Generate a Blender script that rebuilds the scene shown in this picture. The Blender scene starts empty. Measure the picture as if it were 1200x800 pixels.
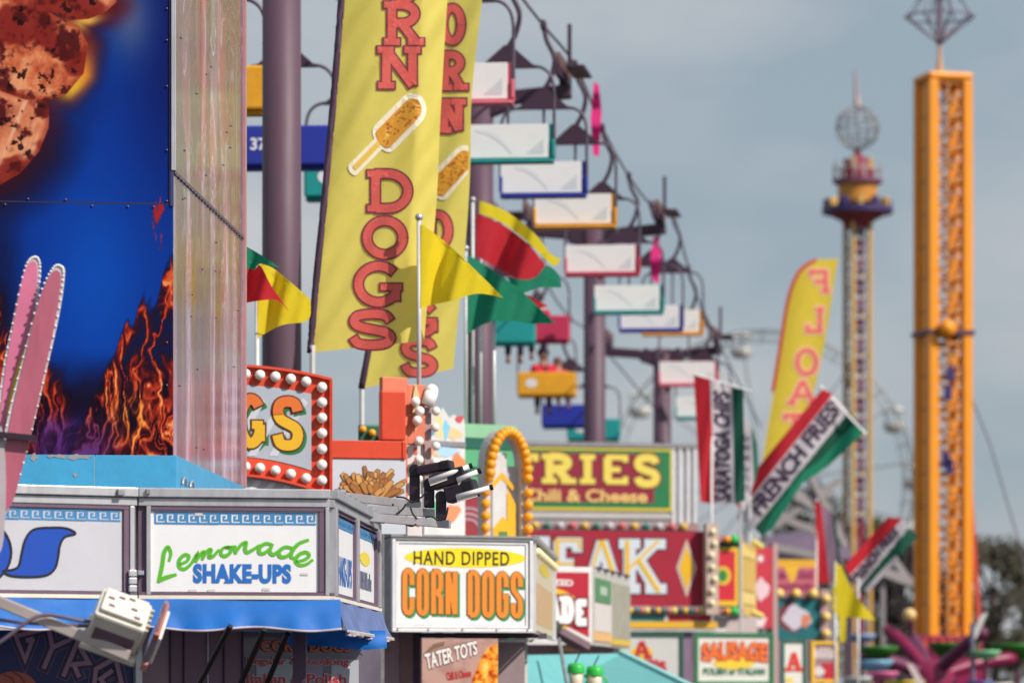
import bpy, bmesh, math, random
import numpy as np
from mathutils import Vector, Matrix
from mathutils.geometry import tessellate_polygon

random.seed(7)
scene = bpy.context.scene
COL = scene.collection

# ------------------------------------------------------------------ camera
EYE = 1.7            # a standing photographer, horizon just under the frame
F = 4500.0           # 135 mm lens on a 36 mm sensor, in pixels of a 1200 px wide picture
HZ = 810.0
cam_d = bpy.data.cameras.new('camera')
cam_d.sensor_width = 36.0
cam_d.sensor_fit = 'HORIZONTAL'
cam_d.lens = 135.0
cam_d.shift_y = 410.0 / 1200.0
cam_d.clip_start = 0.5
cam_d.clip_end = 6000
cam_d.dof.use_dof = True
cam_d.dof.focus_distance = 39.0
cam_d.dof.aperture_fstop = 1.4
cam = bpy.data.objects.new('camera', cam_d)
cam.location = (0, 0, EYE)
cam.rotation_euler = (math.radians(90), 0, 0)
COL.objects.link(cam)
scene.camera = cam

# ------------------------------------------------------------------ world and sun
SUN_AZ = math.radians(54)      # sun stands behind the camera's right shoulder
SUN_EL = math.radians(40)
sd = Vector((math.sin(SUN_AZ) * math.cos(SUN_EL), -math.cos(SUN_AZ) * math.cos(SUN_EL), math.sin(SUN_EL)))
w = bpy.data.worlds.new('World')
scene.world = w
w.use_nodes = True
nt = w.node_tree
nt.nodes.clear()
N = nt.nodes.new
L = nt.links.new
out = N('ShaderNodeOutputWorld')
bg = N('ShaderNodeBackground')
bg.inputs['Strength'].default_value = 0.1
sky = N('ShaderNodeTexSky')
sky.sky_type = 'NISHITA'
sky.sun_disc = False
sky.sun_elevation = SUN_EL
sky.sun_rotation = math.atan2(sd.x, sd.y)
sky.air_density = 1.0
sky.dust_density = 2.0
sky.ozone_density = 1.0
tc = N('ShaderNodeTexCoord')
mp = N('ShaderNodeMapping')
mp.inputs['Scale'].default_value = (1.0, 1.0, 2.2)
L(tc.outputs['Generated'], mp.inputs['Vector'])
n1 = N('ShaderNodeTexNoise')
n1.inputs['Scale'].default_value = 7.0
n1.inputs['Detail'].default_value = 4.0
n1.inputs['Roughness'].default_value = 0.5
L(mp.outputs['Vector'], n1.inputs['Vector'])
rp = N('ShaderNodeValToRGB')
rp.color_ramp.elements[0].position = 0.38
rp.color_ramp.elements[0].color = (3.0, 3.72, 4.3, 1)
rp.color_ramp.elements[1].position = 0.72
rp.color_ramp.elements[1].color = (5.3, 5.3, 5.45, 1)
L(n1.outputs['Fac'], rp.inputs['Fac'])
mx = N('ShaderNodeMix')
mx.data_type = 'RGBA'
mx.inputs['Factor'].default_value = 0.86   # a thin even veil of high cloud over the whole sky
L(sky.outputs['Color'], mx.inputs['A'])
L(rp.outputs['Color'], mx.inputs['B'])
L(mx.outputs['Result'], bg.inputs['Color'])
L(bg.outputs['Background'], out.inputs['Surface'])

sun_d = bpy.data.lights.new('sun', 'SUN')
sun_d.energy = 4.2
sun_d.angle = math.radians(0.6)
sun_d.color = (1.0, 0.93, 0.83)
sun = bpy.data.objects.new('sun', sun_d)
sun.rotation_euler = sd.to_track_quat('Z', 'Y').to_euler()
sun.location = (40, -20, 60)
COL.objects.link(sun)

scene.view_settings.view_transform = 'Standard'
scene.view_settings.look = 'None'
scene.view_settings.gamma = 1.0
scene.view_settings.exposure = 0.15
scene.render.engine = 'CYCLES'

# ------------------------------------------------------------------ helpers
def P(px, py, D):
    return Vector(((px - 600.0) / F * D, D, EYE + (HZ - py) / F * D))

def lin(c):
    def f(v):
        v = v / 255.0
        return v / 12.92 if v <= 0.04045 else ((v + 0.055) / 1.055) ** 2.4
    return (f(c[0]), f(c[1]), f(c[2]))

MATS = {}
def M(name, rgb=None, rough=0.5, metal=0.0, var=0.16, scale=3.0, bump=0.0, trans=0.0, coat=0.0, streak=0.0, tex=None, spec=0.5):
    """procedural principled material: base colour, blotchy wear and, for cloth, light through it"""
    if name in MATS:
        return MATS[name]
    m = bpy.data.materials.new(name)
    m.use_nodes = True
    t = m.node_tree
    t.nodes.clear()
    o = t.nodes.new('ShaderNodeOutputMaterial')
    b = t.nodes.new('ShaderNodeBsdfPrincipled')
    b.inputs['Roughness'].default_value = rough
    b.inputs['Metallic'].default_value = metal
    b.inputs['Coat Weight'].default_value = coat
    b.inputs['Specular IOR Level'].default_value = spec
    c = lin(rgb) if rgb else (0.5, 0.5, 0.5)
    tcn = t.nodes.new('ShaderNodeTexCoord')
    no = t.nodes.new('ShaderNodeTexNoise')
    no.inputs['Scale'].default_value = scale
    no.inputs['Detail'].default_value = 6
    no.inputs['Roughness'].default_value = 0.65
    if streak:
        mpn = t.nodes.new('ShaderNodeMapping')
        mpn.inputs['Scale'].default_value = (1.0, 1.0, streak)
        t.links.new(tcn.outputs['Object'], mpn.inputs['Vector'])
        t.links.new(mpn.outputs['Vector'], no.inputs['Vector'])
    else:
        t.links.new(tcn.outputs['Object'], no.inputs['Vector'])
    r = t.nodes.new('ShaderNodeMapRange')
    r.inputs['From Min'].default_value = 0.3
    r.inputs['From Max'].default_value = 0.7
    r.inputs['To Min'].default_value = 1.0 - var
    r.inputs['To Max'].default_value = 1.0 + var * 0.35
    t.links.new(no.outputs['Fac'], r.inputs['Value'])
    mul = t.nodes.new('ShaderNodeVectorMath')
    mul.operation = 'SCALE'
    if tex == 'Col':
        a = t.nodes.new('ShaderNodeAttribute')
        a.attribute_name = 'Col'
        t.links.new(a.outputs['Color'], mul.inputs[0])
    else:
        mul.inputs[0].default_value = c
    t.links.new(r.outputs['Result'], mul.inputs['Scale'])
    t.links.new(mul.outputs['Vector'], b.inputs['Base Color'])
    rr = t.nodes.new('ShaderNodeMapRange')
    rr.inputs['To Min'].default_value = min(1, rough * 1.25)
    rr.inputs['To Max'].default_value = rough * 0.8
    t.links.new(no.outputs['Fac'], rr.inputs['Value'])
    t.links.new(rr.outputs['Result'], b.inputs['Roughness'])
    if bump:
        bn = t.nodes.new('ShaderNodeBump')
        bn.inputs['Strength'].default_value = bump
        bn.inputs['Distance'].default_value = 0.02
        t.links.new(no.outputs['Fac'], bn.inputs['Height'])
        t.links.new(bn.outputs['Normal'], b.inputs['Normal'])
    if trans:
        tr = t.nodes.new('ShaderNodeBsdfTranslucent')
        t.links.new(mul.outputs['Vector'], tr.inputs['Color'])
        ms = t.nodes.new('ShaderNodeMixShader')
        ms.inputs[0].default_value = trans
        t.links.new(b.outputs[0], ms.inputs[1])
        t.links.new(tr.outputs[0], ms.inputs[2])
        t.links.new(ms.outputs[0], o.inputs['Surface'])
    else:
        t.links.new(b.outputs[0], o.inputs['Surface'])
    MATS[name] = m
    return m

def glass(name, tint=(200, 210, 220), rough=0.05):
    if name in MATS:
        return MATS[name]
    m = M(name, tint, rough, 0.0, 0.1)
    return m

def thing(name, label, cat, loc=(0, 0, 0), rz=0.0, group=None):
    o = bpy.data.objects.new(name, None)
    o.empty_display_size = 0.2
    o.location = loc
    o.rotation_euler = (0, 0, rz)
    o['label'] = label
    o['category'] = cat
    if group:
        o['group'] = group
    COL.objects.link(o)
    return o

def tag(o, label, cat, group=None):
    o['label'] = label
    o['category'] = cat
    if group:
        o['group'] = group
    return o

def setting(o, kind='structure'):
    o['kind'] = kind
    return o

def origin(o):
    v = Vector(o.location)
    while o.parent:
        o = o.parent
        v = v + Vector(o.location)
    return v

def copy_tree(o, parent=None):
    c = o.copy()
    COL.objects.link(c)
    c.parent = parent
    for ch in o.children:
        copy_tree(ch, c)
    return c

class MB:
    """collects geometry in world space (or local when the parent is a prototype at the origin)"""
    def __init__(self):
        self.v = []
        self.f = []
    def add(self, vs, fs):
        n = len(self.v)
        self.v.extend([tuple(x) for x in vs])
        self.f.extend([tuple(i + n for i in q) for q in fs])
        return self
    def hexa(self, a, b):
        """a, b: two matching quads (front, back)"""
        return self.add(list(a) + list(b), [(0, 1, 2, 3), (7, 6, 5, 4), (0, 4, 5, 1), (1, 5, 6, 2), (2, 6, 7, 3), (3, 7, 4, 0)])
    def box(self, c, s, rot=None):
        c = Vector(c)
        h = [x / 2.0 for x in s]
        pts = [Vector((x * h[0], y * h[1], z * h[2])) for y in (-1, 1) for (x, z) in ((-1, -1), (1, -1), (1, 1), (-1, 1))]
        if rot is not None:
            pts = [rot @ p for p in pts]
        return self.hexa([c + p for p in pts[:4]], [c + p for p in pts[4:]])
    def bar(self, p0, p1, w, h=None, up=(0, 0, 1)):
        p0, p1 = Vector(p0), Vector(p1)
        d = (p1 - p0)
        if d.length < 1e-6:
            return self
        d.normalize()
        u = Vector(up)
        s = d.cross(u)
        if s.length < 1e-4:
            s = d.cross(Vector((1, 0, 0)))
        s.normalize()
        u = s.cross(d)
        h = h or w
        q = [(-1, -1), (1, -1), (1, 1), (-1, 1)]
        a = [p0 + s * (w / 2 * x) + u * (h / 2 * y) for x, y in q]
        b = [p1 + s * (w / 2 * x) + u * (h / 2 * y) for x, y in q]
        return self.hexa(a, b)
    def tube(self, pts, r, n=8, closed=False, caps=True):
        pts = [Vector(p) for p in pts]
        rs = r if isinstance(r, (list, tuple)) else [r] * len(pts)
        m = len(pts)
        ref = Vector((0, 0, 1))
        vs = []
        for i, p in enumerate(pts):
            if closed:
                t = pts[(i + 1) % m] - pts[i - 1]
            else:
                t = pts[min(i + 1, m - 1)] - pts[max(i - 1, 0)]
            t.normalize()
            s = t.cross(ref)
            if s.length < 0.05:
                s = t.cross(Vector((0, 1, 0)))
            s.normalize()
            u = s.cross(t)
            for k in range(n):
                a = 2 * math.pi * k / n
                vs.append(p + (s * math.cos(a) + u * math.sin(a)) * rs[i])
        fs = []
        for i in range(m if closed else m - 1):
            j = (i + 1) % m
            for k in range(n):
                l = (k + 1) % n
                fs.append((i * n + k, i * n + l, j * n + l, j * n + k))
        if caps and not closed:
            fs.append(tuple(range(n - 1, -1, -1)))
            fs.append(tuple((m - 1) * n + k for k in range(n)))
        return self.add(vs, fs)
    def ball(self, c, r, nu=12, nv=8, sc=(1, 1, 1), z0=-1.0):
        c = Vector(c)
        vs, fs = [], []
        for j in range(nv + 1):
            ph = math.pi * j / nv
            for k in range(nu):
                a = 2 * math.pi * k / nu
                z = max(math.cos(ph), z0)
                vs.append(c + Vector((math.sin(ph) * math.cos(a) * sc[0], math.sin(ph) * math.sin(a) * sc[1], z * sc[2])) * r)
        for j in range(nv):
            for k in range(nu):
                l = (k + 1) % nu
                fs.append((j * nu + k, (j + 1) * nu + k, (j + 1) * nu + l, j * nu + l))
        return self.add(vs, fs)
    def lathe(self, prof, c=(0, 0, 0), n=20):
        c = Vector(c)
        vs, fs = [], []
        for (r, z) in prof:
            for k in range(n):
                a = 2 * math.pi * k / n
                vs.append(c + Vector((r * math.cos(a), r * math.sin(a), z)))
        for j in range(len(prof) - 1):
            for k in range(n):
                l = (k + 1) % n
                fs.append((j * n + k, j * n + l, (j + 1) * n + l, (j + 1) * n + k))
        return self.add(vs, fs)
    def build(self, name, mat, parent=None, smooth=False, bevel=0.0, local=False):
        me = bpy.data.meshes.new(name)
        off = Vector((0, 0, 0))
        if parent is not None and not local:
            off = origin(parent)
        me.from_pydata([(x - off.x, y - off.y, z - off.z) for (x, y, z) in self.v], [], self.f)
        me.validate()
        me.materials.append(mat)
        if smooth:
            me.polygons.foreach_set('use_smooth', [True] * len(me.polygons))
        me.update()
        o = bpy.data.objects.new(name, me)
        COL.objects.link(o)
        if parent is not None:
            o.parent = parent
        if bevel:
            b = o.modifiers.new('bevel', 'BEVEL')
            b.width = bevel
            b.segments = 2
            b.limit_method = 'ANGLE'
        return o

class Face:
    """an upright plane in the place; (px, py) are turned into (distance along it, height)"""
    def __init__(self, px0, D0, px1, D1, ref=None):
        self.a = Vector(((px0 - 600) / F * D0, D0, 0))
        self.b = Vector(((px1 - 600) / F * D1, D1, 0))
        self.U = (self.b - self.a)
        self.len = self.U.length
        self.U.normalize()
        self.N = Vector((self.U.y, -self.U.x, 0))    # towards the camera side
        self.ref = ref or 0.5 * (D0 + D1)
    def u(self, px):
        k = (px - 600) / F
        # solve (a.x + u U.x) = k (a.y + u U.y)
        return (k * self.a.y - self.a.x) / (self.U.x - k * self.U.y)
    def z(self, py):
        return EYE + (HZ - py) / F * self.ref
    def w(self, u, z, off=0.0):
        p = self.a + self.U * u + self.N * off
        return Vector((p.x, p.y, z))
    def __call__(self, px, py, off=0.0):
        return self.w(self.u(px), self.z(py), off)
    def rect(self, mb, x0, y0, x1, y1, o0, o1):
        """slab between offsets o0 (back) and o1 (front) over a pixel rectangle"""
        u0, u1, z0, z1 = self.u(x0), self.u(x1), self.z(y1), self.z(y0)
        q = [(u0, z0), (u1, z0), (u1, z1), (u0, z1)]
        mb.hexa([self.w(a, b, o1) for a, b in q], [self.w(a, b, o0) for a, b in q])
        return mb
    def slab(self, name, mat, parent, x0, y0, x1, y1, o0, o1, bevel=0.0):
        return self.rect(MB(), x0, y0, x1, y1, o0, o1).build(name, mat, parent, bevel=bevel)
    def frame(self, mb, x0, y0, x1, y1, t, o0, o1):
        self.rect(mb, x0, y0, x1, y0 + t, o0, o1)
        self.rect(mb, x0, y1 - t, x1, y1, o0, o1)
        self.rect(mb, x0, y0 + t, x0 + t, y1 - t, o0, o1)
        self.rect(mb, x1 - t, y0 + t, x1, y1 - t, o0, o1)
        return mb

def smooth_path(pts, n=6, closed=False):
    """Catmull-Rom through 2-D or 3-D points"""
    pts = [Vector(p) for p in pts]
    m = len(pts)
    res = []
    rng = range(m if closed else m - 1)
    for i in rng:
        if closed:
            p0, p1, p2, p3 = pts[i - 1], pts[i], pts[(i + 1) % m], pts[(i + 2) % m]
        else:
            p0, p1, p2, p3 = pts[max(i - 1, 0)], pts[i], pts[i + 1], pts[min(i + 2, m - 1)]
        for k in range(n):
            t = k / n
            res.append(0.5 * ((2 * p1) + (p2 - p0) * t + (2 * p0 - 5 * p1 + 4 * p2 - p3) * t * t + (3 * p1 - p0 - 3 * p2 + p3) * t ** 3))
    if not closed:
        res.append(pts[-1])
    return res

class Draw:
    """flat print laid on a surface: mapper(px, py, off) gives the point in the place"""
    def __init__(self, mapper, off=0.004, fine=None):
        self.m = mapper
        self.off = off
        self.fine = fine
        self.v = []
        self.f = []
        self.k = 0
        self.cuts = []          # face index where each letter starts
    def _tri(self, tris, off=None):
        o = (self.off if off is None else off) + self.k * 0.00025
        self.k = (self.k + 1) % 12
        if self.fine:
            tris = list(tris)
            outp = []
            while tris:
                a, b, c = tris.pop()
                l = [(b - a).length, (c - b).length, (a - c).length]
                j = max(range(3), key=lambda i: l[i])
                if l[j] > self.fine:
                    if j == 0:
                        mid = (a + b) / 2
                        tris += [(a, mid, c), (mid, b, c)]
                    elif j == 1:
                        mid = (b + c) / 2
                        tris += [(a, b, mid), (a, mid, c)]
                    else:
                        mid = (c + a) / 2
                        tris += [(a, b, mid), (mid, b, c)]
                else:
                    outp.append((a, b, c))
            tris = outp
        for t in tris:
            n = len(self.v)
            ar = (t[1].x - t[0].x) * (t[2].y - t[0].y) - (t[1].y - t[0].y) * (t[2].x - t[0].x)
            t = t if ar < 0 else (t[0], t[2], t[1])
            self.v += [tuple(self.m(p.x, p.y, o)) for p in t]
            self.f.append((n, n + 1, n + 2))
        return self
    def poly(self, pts, off=None):
        pts = [Vector((p[0], p[1])) for p in pts]
        tr = tessellate_polygon([[Vector((p.x, p.y, 0)) for p in pts]])
        return self._tri([(pts[a], pts[b], pts[c]) for a, b, c in tr], off)
    def rect(self, x0, y0, x1, y1, off=None):
        return self.poly([(x0, y0), (x1, y0), (x1, y1), (x0, y1)], off)
    def ellipse(self, cx, cy, rx, ry, n=28, off=None):
        return self.poly([(cx + rx * math.cos(2 * math.pi * k / n), cy + ry * math.sin(2 * math.pi * k / n)) for k in range(n)], off)
    def ribbon(self, pts, w, off=None, ext=0.0, closed=False):
        pts = [Vector((p[0], p[1])) for p in pts]
        q = [pts[0]]
        for p in pts[1:]:
            if (p - q[-1]).length > 1e-3:
                q.append(p)
        pts = q
        m = len(pts)
        if m < 2:
            return self
        if not closed and ext:
            pts[0] = pts[0] + (pts[0] - pts[1]).normalized() * ext
            pts[-1] = pts[-1] + (pts[-1] - pts[-2]).normalized() * ext
        ws = w if isinstance(w, (list, tuple)) else [w] * m
        Lp, Rp = [], []
        for i in range(m):
            if closed:
                d0 = (pts[i] - pts[i - 1]).normalized()
                d1 = (pts[(i + 1) % m] - pts[i]).normalized()
            else:
                d0 = (pts[i] - pts[max(i - 1, 0)])
                d1 = (pts[min(i + 1, m - 1)] - pts[i])
                d0 = (d0 if d0.length else d1).normalized()
                d1 = (d1 if d1.length else d0).normalized()
            t = d0 + d1
            t = t.normalized() if t.length > 1e-3 else d0
            nrm = Vector((-t.y, t.x))
            c = max(0.45, nrm.dot(Vector((-d0.y, d0.x))))
            Lp.append(pts[i] + nrm * (ws[i] / 2 / c))
            Rp.append(pts[i] - nrm * (ws[i] / 2 / c))
        tris = []
        for i in range(m if closed else m - 1):
            j = (i + 1) % m
            tris += [(Lp[i], Lp[j], Rp[j]), (Lp[i], Rp[j], Rp[i])]
        return self._tri(tris, off)
    def text(self, s, xf, bold=0.0, ref=0.0, off=None, space=1.0):
        vs, fs = bfont(s, bold, ref, space)
        q = [Vector(xf(u, v)) for u, v in vs]
        spans = sorted((min(vs[i][0] for i in t), max(vs[i][0] for i in t)) for t in fs)
        cl = []
        for a, b in spans:
            if cl and a <= cl[-1][1] + 1e-4:
                cl[-1][1] = max(cl[-1][1], b)
            else:
                cl.append([a, b])
        o = (self.off if off is None else off)
        for a, b in cl:
            self.cuts.append(len(self.f))
            self.k = 0
            self._tri([(q[i], q[j], q[k]) for i, j, k in fs if a - 1e-4 <= vs[i][0] <= b + 1e-4], o)
        return self
    def slab(self, s, boxes, W, T, grow=0.0, off=None, serif=0.7, flip=False):
        """slab-serif capitals built from strokes; one pixel box for each letter"""
        for ch, (x0, y0, x1, y1) in zip(s, boxes):
            if ch == ' ':
                continue
            self.cuts.append(len(self.f))
            ix = W / 2
            iy = T / 2
            def mp(u, v):
                uu = 1 - u if flip else u
                return (x0 + ix + uu * (x1 - x0 - 2 * ix), y1 - iy - v * (y1 - y0 - 2 * iy))
            for kind, pts in GLYPH[ch]:
                if kind == 's':
                    (u, v) = pts
                    c = mp(u, v)
                    h = W * serif
                    self.ribbon([(c[0] - h - W * .25, c[1]), (c[0] + h + W * .25, c[1])], T + 2 * grow, off, grow)
                else:
                    q = [mp(u, v) for u, v in pts]
                    self.ribbon(q, (W if kind == 'k' else T) + 2 * grow, off, grow if kind != 'o' else 0)
        return self
    def build(self, name, mat, parent):
        if len(self.cuts) > 1:
            cuts = self.cuts + [len(self.f)]
            allv, allf = self.v, self.f
            o = None
            for a, b in zip(cuts[:-1], cuts[1:]):
                if b <= a:
                    continue
                self.cuts = []
                self.v, self.f = [], []
                for f_ in allf[a:b]:
                    n = len(self.v)
                    self.v += [allv[i] for i in f_]
                    self.f.append(tuple(range(n, n + len(f_))))
                o = self.build(name, mat, parent)
            return o
        me = bpy.data.meshes.new(name)
        off = origin(parent) if parent else Vector((0, 0, 0))
        me.from_pydata([(a - off.x, b - off.y, c - off.z) for a, b, c in self.v], [], self.f)
        me.materials.append(mat)
        me.update()
        o = bpy.data.objects.new(name, me)
        COL.objects.link(o)
        o.parent = parent
        return o

_fc = {}
def bfont(s, bold=0.0, ref=0.0, space=1.0):
    def raw(b):
        key = (s, b, space)
        if key not in _fc:
            cu = bpy.data.curves.new('lettering', 'FONT')
            cu.body = s
            cu.offset = b
            cu.resolution_u = 4
            cu.space_character = space
            ob = bpy.data.objects.new('lettering', cu)
            COL.objects.link(ob)
            dg = bpy.context.evaluated_depsgraph_get()
            ev = ob.evaluated_get(dg)
            me = ev.to_mesh()
            me.calc_loop_triangles()
            vs = [(v.co.x, v.co.y) for v in me.vertices]
            fs = [tuple(t.vertices) for t in me.loop_triangles]
            ev.to_mesh_clear()
            bpy.data.objects.remove(ob)
            bpy.data.curves.remove(cu)
            _fc[key] = (vs, fs)
        return _fc[key]
    vs, fs = raw(bold)
    rv, _ = raw(ref)
    x0 = min(v[0] for v in rv); x1 = max(v[0] for v in rv)
    y0 = min(v[1] for v in rv); y1 = max(v[1] for v in rv)
    return [((x - x0) / (x1 - x0), (y - y0) / (y1 - y0)) for x, y in vs], fs

def boxf(x0, y0, x1, y1, dy=0.0, arch=0.0):
    """text box; dy: fall of the line to the right, arch: rise in the middle"""
    return lambda u, v: (x0 + u * (x1 - x0), y1 + (y0 - y1) * v + dy * u - arch * 4 * u * (1 - u))

def quadf(tl, tr, br, bl):
    tl, tr, br, bl = [Vector(p) for p in (tl, tr, br, bl)]
    return lambda u, v: (bl * (1 - u) + br * u) * (1 - v) + (tl * (1 - u) + tr * u) * v

def earc(cx, cy, rx, ry, a0, a1, n=16):
    return [(cx + rx * math.cos(math.radians(a0 + (a1 - a0) * k / n)), cy + ry * math.sin(math.radians(a0 + (a1 - a0) * k / n))) for k in range(n + 1)]

_S = [tuple(p) for p in smooth_path([(0.98, .78), (.85, .95), (.5, 1.0), (.13, .94), (.02, .76), (.15, .6), (.5, .5), (.87, .4), (1, .23), (.86, .05), (.5, 0), (.14, .05), (0.0, .24)], 4)]
GLYPH = {
    'A': [('n', [(0, 0), (.46, 1)]), ('k', [(.5, 1), (1, 0)]), ('n', [(.17, .33), (.83, .33)]), ('s', (0.02, 0)), ('s', (.98, 0))],
    'C': [('k', earc(.5, .5, .5, .5, 40, 320, 22))],
    'D': [('k', [(.05, 0), (.05, 1)]), ('k', [(.05, 1)] + earc(.42, .5, .58, .5, 90, -90, 16) + [(.05, 0)]), ('s', (.05, 0)), ('s', (.05, 1))],
    'E': [('k', [(.08, 0), (.08, 1)]), ('n', [(0, 1), (1, 1), (1, .8)]), ('n', [(.08, .5), (.75, .5)]), ('n', [(0, 0), (1, 0), (1, .22)])],
    'F': [('k', [(.1, 0), (.1, 1)]), ('n', [(0, 1), (1, 1), (1, .78)]), ('n', [(.1, .5), (.8, .5)]), ('s', (.1, 0))],
    'G': [('k', earc(.5, .5, .5, .5, 42, 330, 22)), ('k', [(.93, .42), (.93, .05)]), ('n', [(.55, .42), (1.08, .42)])],
    'H': [('k', [(.05, 0), (.05, 1)]), ('k', [(.95, 0), (.95, 1)]), ('n', [(.05, .5), (.95, .5)]), ('s', (.05, 0)), ('s', (.95, 0)), ('s', (.05, 1)), ('s', (.95, 1))],
    'I': [('k', [(.5, 0), (.5, 1)]), ('s', (.5, 0)), ('s', (.5, 1))],
    'K': [('k', [(.08, 0), (.08, 1)]), ('n', [(.08, .42), (.92, 1)]), ('k', [(.4, .62), (.95, 0)]), ('s', (.08, 0)), ('s', (.95, 0)), ('s', (.08, 1)), ('s', (.92, 1))],
    'L': [('k', [(.15, 0), (.15, 1)]), ('n', [(0, 0), (1, 0), (1, .3)]), ('s', (.15, 1))],
    'N': [('k', [(.05, 0), (.05, 1)]), ('k', [(.05, 1), (.95, 0)]), ('k', [(.95, 0), (.95, 1)]), ('s', (.05, 0)), ('s', (.95, 1)), ('s', (.02, 1))],
    'O': [('k', earc(.5, .5, .5, .5, 0, 360, 30))],
    'P': [('k', [(.1, 0), (.1, 1)]), ('k', [(.1, 1)] + earc(.5, .73, .5, .27, 90, -90, 12) + [(.1, .46)]), ('s', (.1, 0)), ('s', (.1, 1))],
    'R': [('k', [(.1, 0), (.1, 1)]), ('k', [(.1, 1)] + earc(.45, .75, .5, .25, 90, -90, 12) + [(.1, .5)]), ('k', [(.45, .5), (.98, 0)]), ('s', (.1, 0)), ('s', (.98, 0)), ('s', (.1, 1))],
    'S': [('k', _S)],
    'T': [('k', [(.5, 0), (.5, 1)]), ('n', [(0, .76), (0, 1), (1, 1), (1, .76)]), ('s', (.5, 0))],
    'U': [('k', [(.05, 1), (.05, .35)] + earc(.5, .35, .45, .35, 180, 360, 12) + [(.95, 1)]), ('s', (.05, 1)), ('s', (.95, 1))],
}

def even_boxes(s, x0, y0, x1, y1, gap=0.12, narrow='I'):
    wd = [0.55 if c in narrow else (0.45 if c == ' ' else 1.0) for c in s]
    g = gap
    tot = sum(wd) + g * (len(s) - 1)
    k = (x1 - x0) / tot
    r = []
    x = x0
    for wv in wd:
        r.append((x, y0, x + wv * k, y1))
        x += (wv + g) * k
    return r

# numpy noise for printed pictures
_rng = np.random.RandomState(11)
_lat = _rng.rand(256, 256)
def vnoise(x, y):
    xi = np.floor(x).astype(int); yi = np.floor(y).astype(int)
    fx = x - xi; fy = y - yi
    fx = fx * fx * (3 - 2 * fx); fy = fy * fy * (3 - 2 * fy)
    g = lambda a, b: _lat[a % 256, b % 256]
    return (g(xi, yi) * (1 - fx) + g(xi + 1, yi) * fx) * (1 - fy) + (g(xi, yi + 1) * (1 - fx) + g(xi + 1, yi + 1) * fx) * fy
def fbm(x, y, o=5):
    r = 0; a = 0.5; t = 0
    for k in range(o):
        r = r + a * vnoise(x * 2 ** k + 17.3 * k, y * 2 ** k + 5.1 * k); t += a; a *= 0.55
    return r / t
def sstep(a, b, x):
    t = np.clip((x - a) / (b - a), 0, 1)
    return t * t * (3 - 2 * t)
def polysd(px, py, poly):
    """signed distance to a polygon, negative inside"""
    d = np.full(px.shape, 1e9); ins = np.zeros(px.shape, bool)
    n = len(poly)
    for i in range(n):
        ax, ay = poly[i]; bx, by = poly[(i + 1) % n]
        ex, ey = bx - ax, by - ay
        t = np.clip(((px - ax) * ex + (py - ay) * ey) / (ex * ex + ey * ey + 1e-9), 0, 1)
        d = np.minimum(d, np.hypot(px - ax - t * ex, py - ay - t * ey))
        c = ((ay > py) != (by > py)) & (px < (bx - ax) * (py - ay) / (by - ay + 1e-12) + ax)
        ins ^= c
    return np.where(ins, -d, d)
def mixc(c, new, m):
    return c * (1 - m[..., None]) + np.array(new, float) * m[..., None]
def ramp(v, stops):
    xs = [s[0] for s in stops]
    return np.stack([np.interp(v, xs, [s[1][k] for s in stops]) for k in range(3)], -1)

def printed(name, mapper, x0, y0, x1, y1, nx, ny, paint, mat, parent, off=0.006):
    """a sheet printed with a procedural picture, painted per vertex"""
    xs = np.linspace(x0, x1, nx); ys = np.linspace(y0, y1, ny)
    X, Y = np.meshgrid(xs, ys)
    rgb = np.clip(paint(X, Y), 0, 255) / 255.0
    c = np.where(rgb <= 0.04045, rgb / 12.92, ((rgb + 0.055) / 1.055) ** 2.4)
    o = origin(parent)
    tl = mapper(x0, y0, off); 
    A = np.zeros((ny, nx, 3))
    # the mapper is separable: sample the top row and the left column
    row = np.array([tuple(mapper(x, y0, off)) for x in xs]); colz = np.array([mapper(x0, y, off).z for y in ys])
    A[:, :, 0] = row[None, :, 0]; A[:, :, 1] = row[None, :, 1]; A[:, :, 2] = colz[:, None]
    A -= np.array(tuple(o))
    idx = np.arange(nx * ny).reshape(ny, nx)
    q = np.stack([idx[1:, :-1], idx[1:, 1:], idx[:-1, 1:], idx[:-1, :-1]], -1).reshape(-1, 4)
    me = bpy.data.meshes.new(name)
    me.from_pydata(A.reshape(-1, 3).tolist(), [], q.tolist())
    at = me.color_attributes.new('Col', 'FLOAT_COLOR', 'POINT')
    cc = np.ones((nx * ny, 4)); cc[:, :3] = c.reshape(-1, 3)
    at.data.foreach_set('color', cc.ravel())
    me.materials.append(mat)
    me.update()
    ob = bpy.data.objects.new(name, me)
    COL.objects.link(ob)
    ob.parent = parent
    return ob

def blocks(mapper, x0, y0, x1, y1, n, off, mat, par, w=1.6):
    """a line of print too blurred to read: upright strokes with a few cross strokes"""
    r = random.Random(int(x0 * 3 + y0))
    st = (x1 - x0) / n
    for k in range(n):
        x = x0 + k * st
        d = Draw(mapper, off)
        d.ribbon([(x + st * .2, y0), (x + st * .2, y1)], w)
        d.ribbon([(x + st * .7, y0 + (y1 - y0) * r.choice((0, .3))), (x + st * .7, y1)], w)
        yy = y0 + (y1 - y0) * r.choice((.1, .5, .9))
        d.ribbon([(x + st * .2, yy), (x + st * .75, yy)], w)
        d.build('blurred_letter', mat, par)

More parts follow.
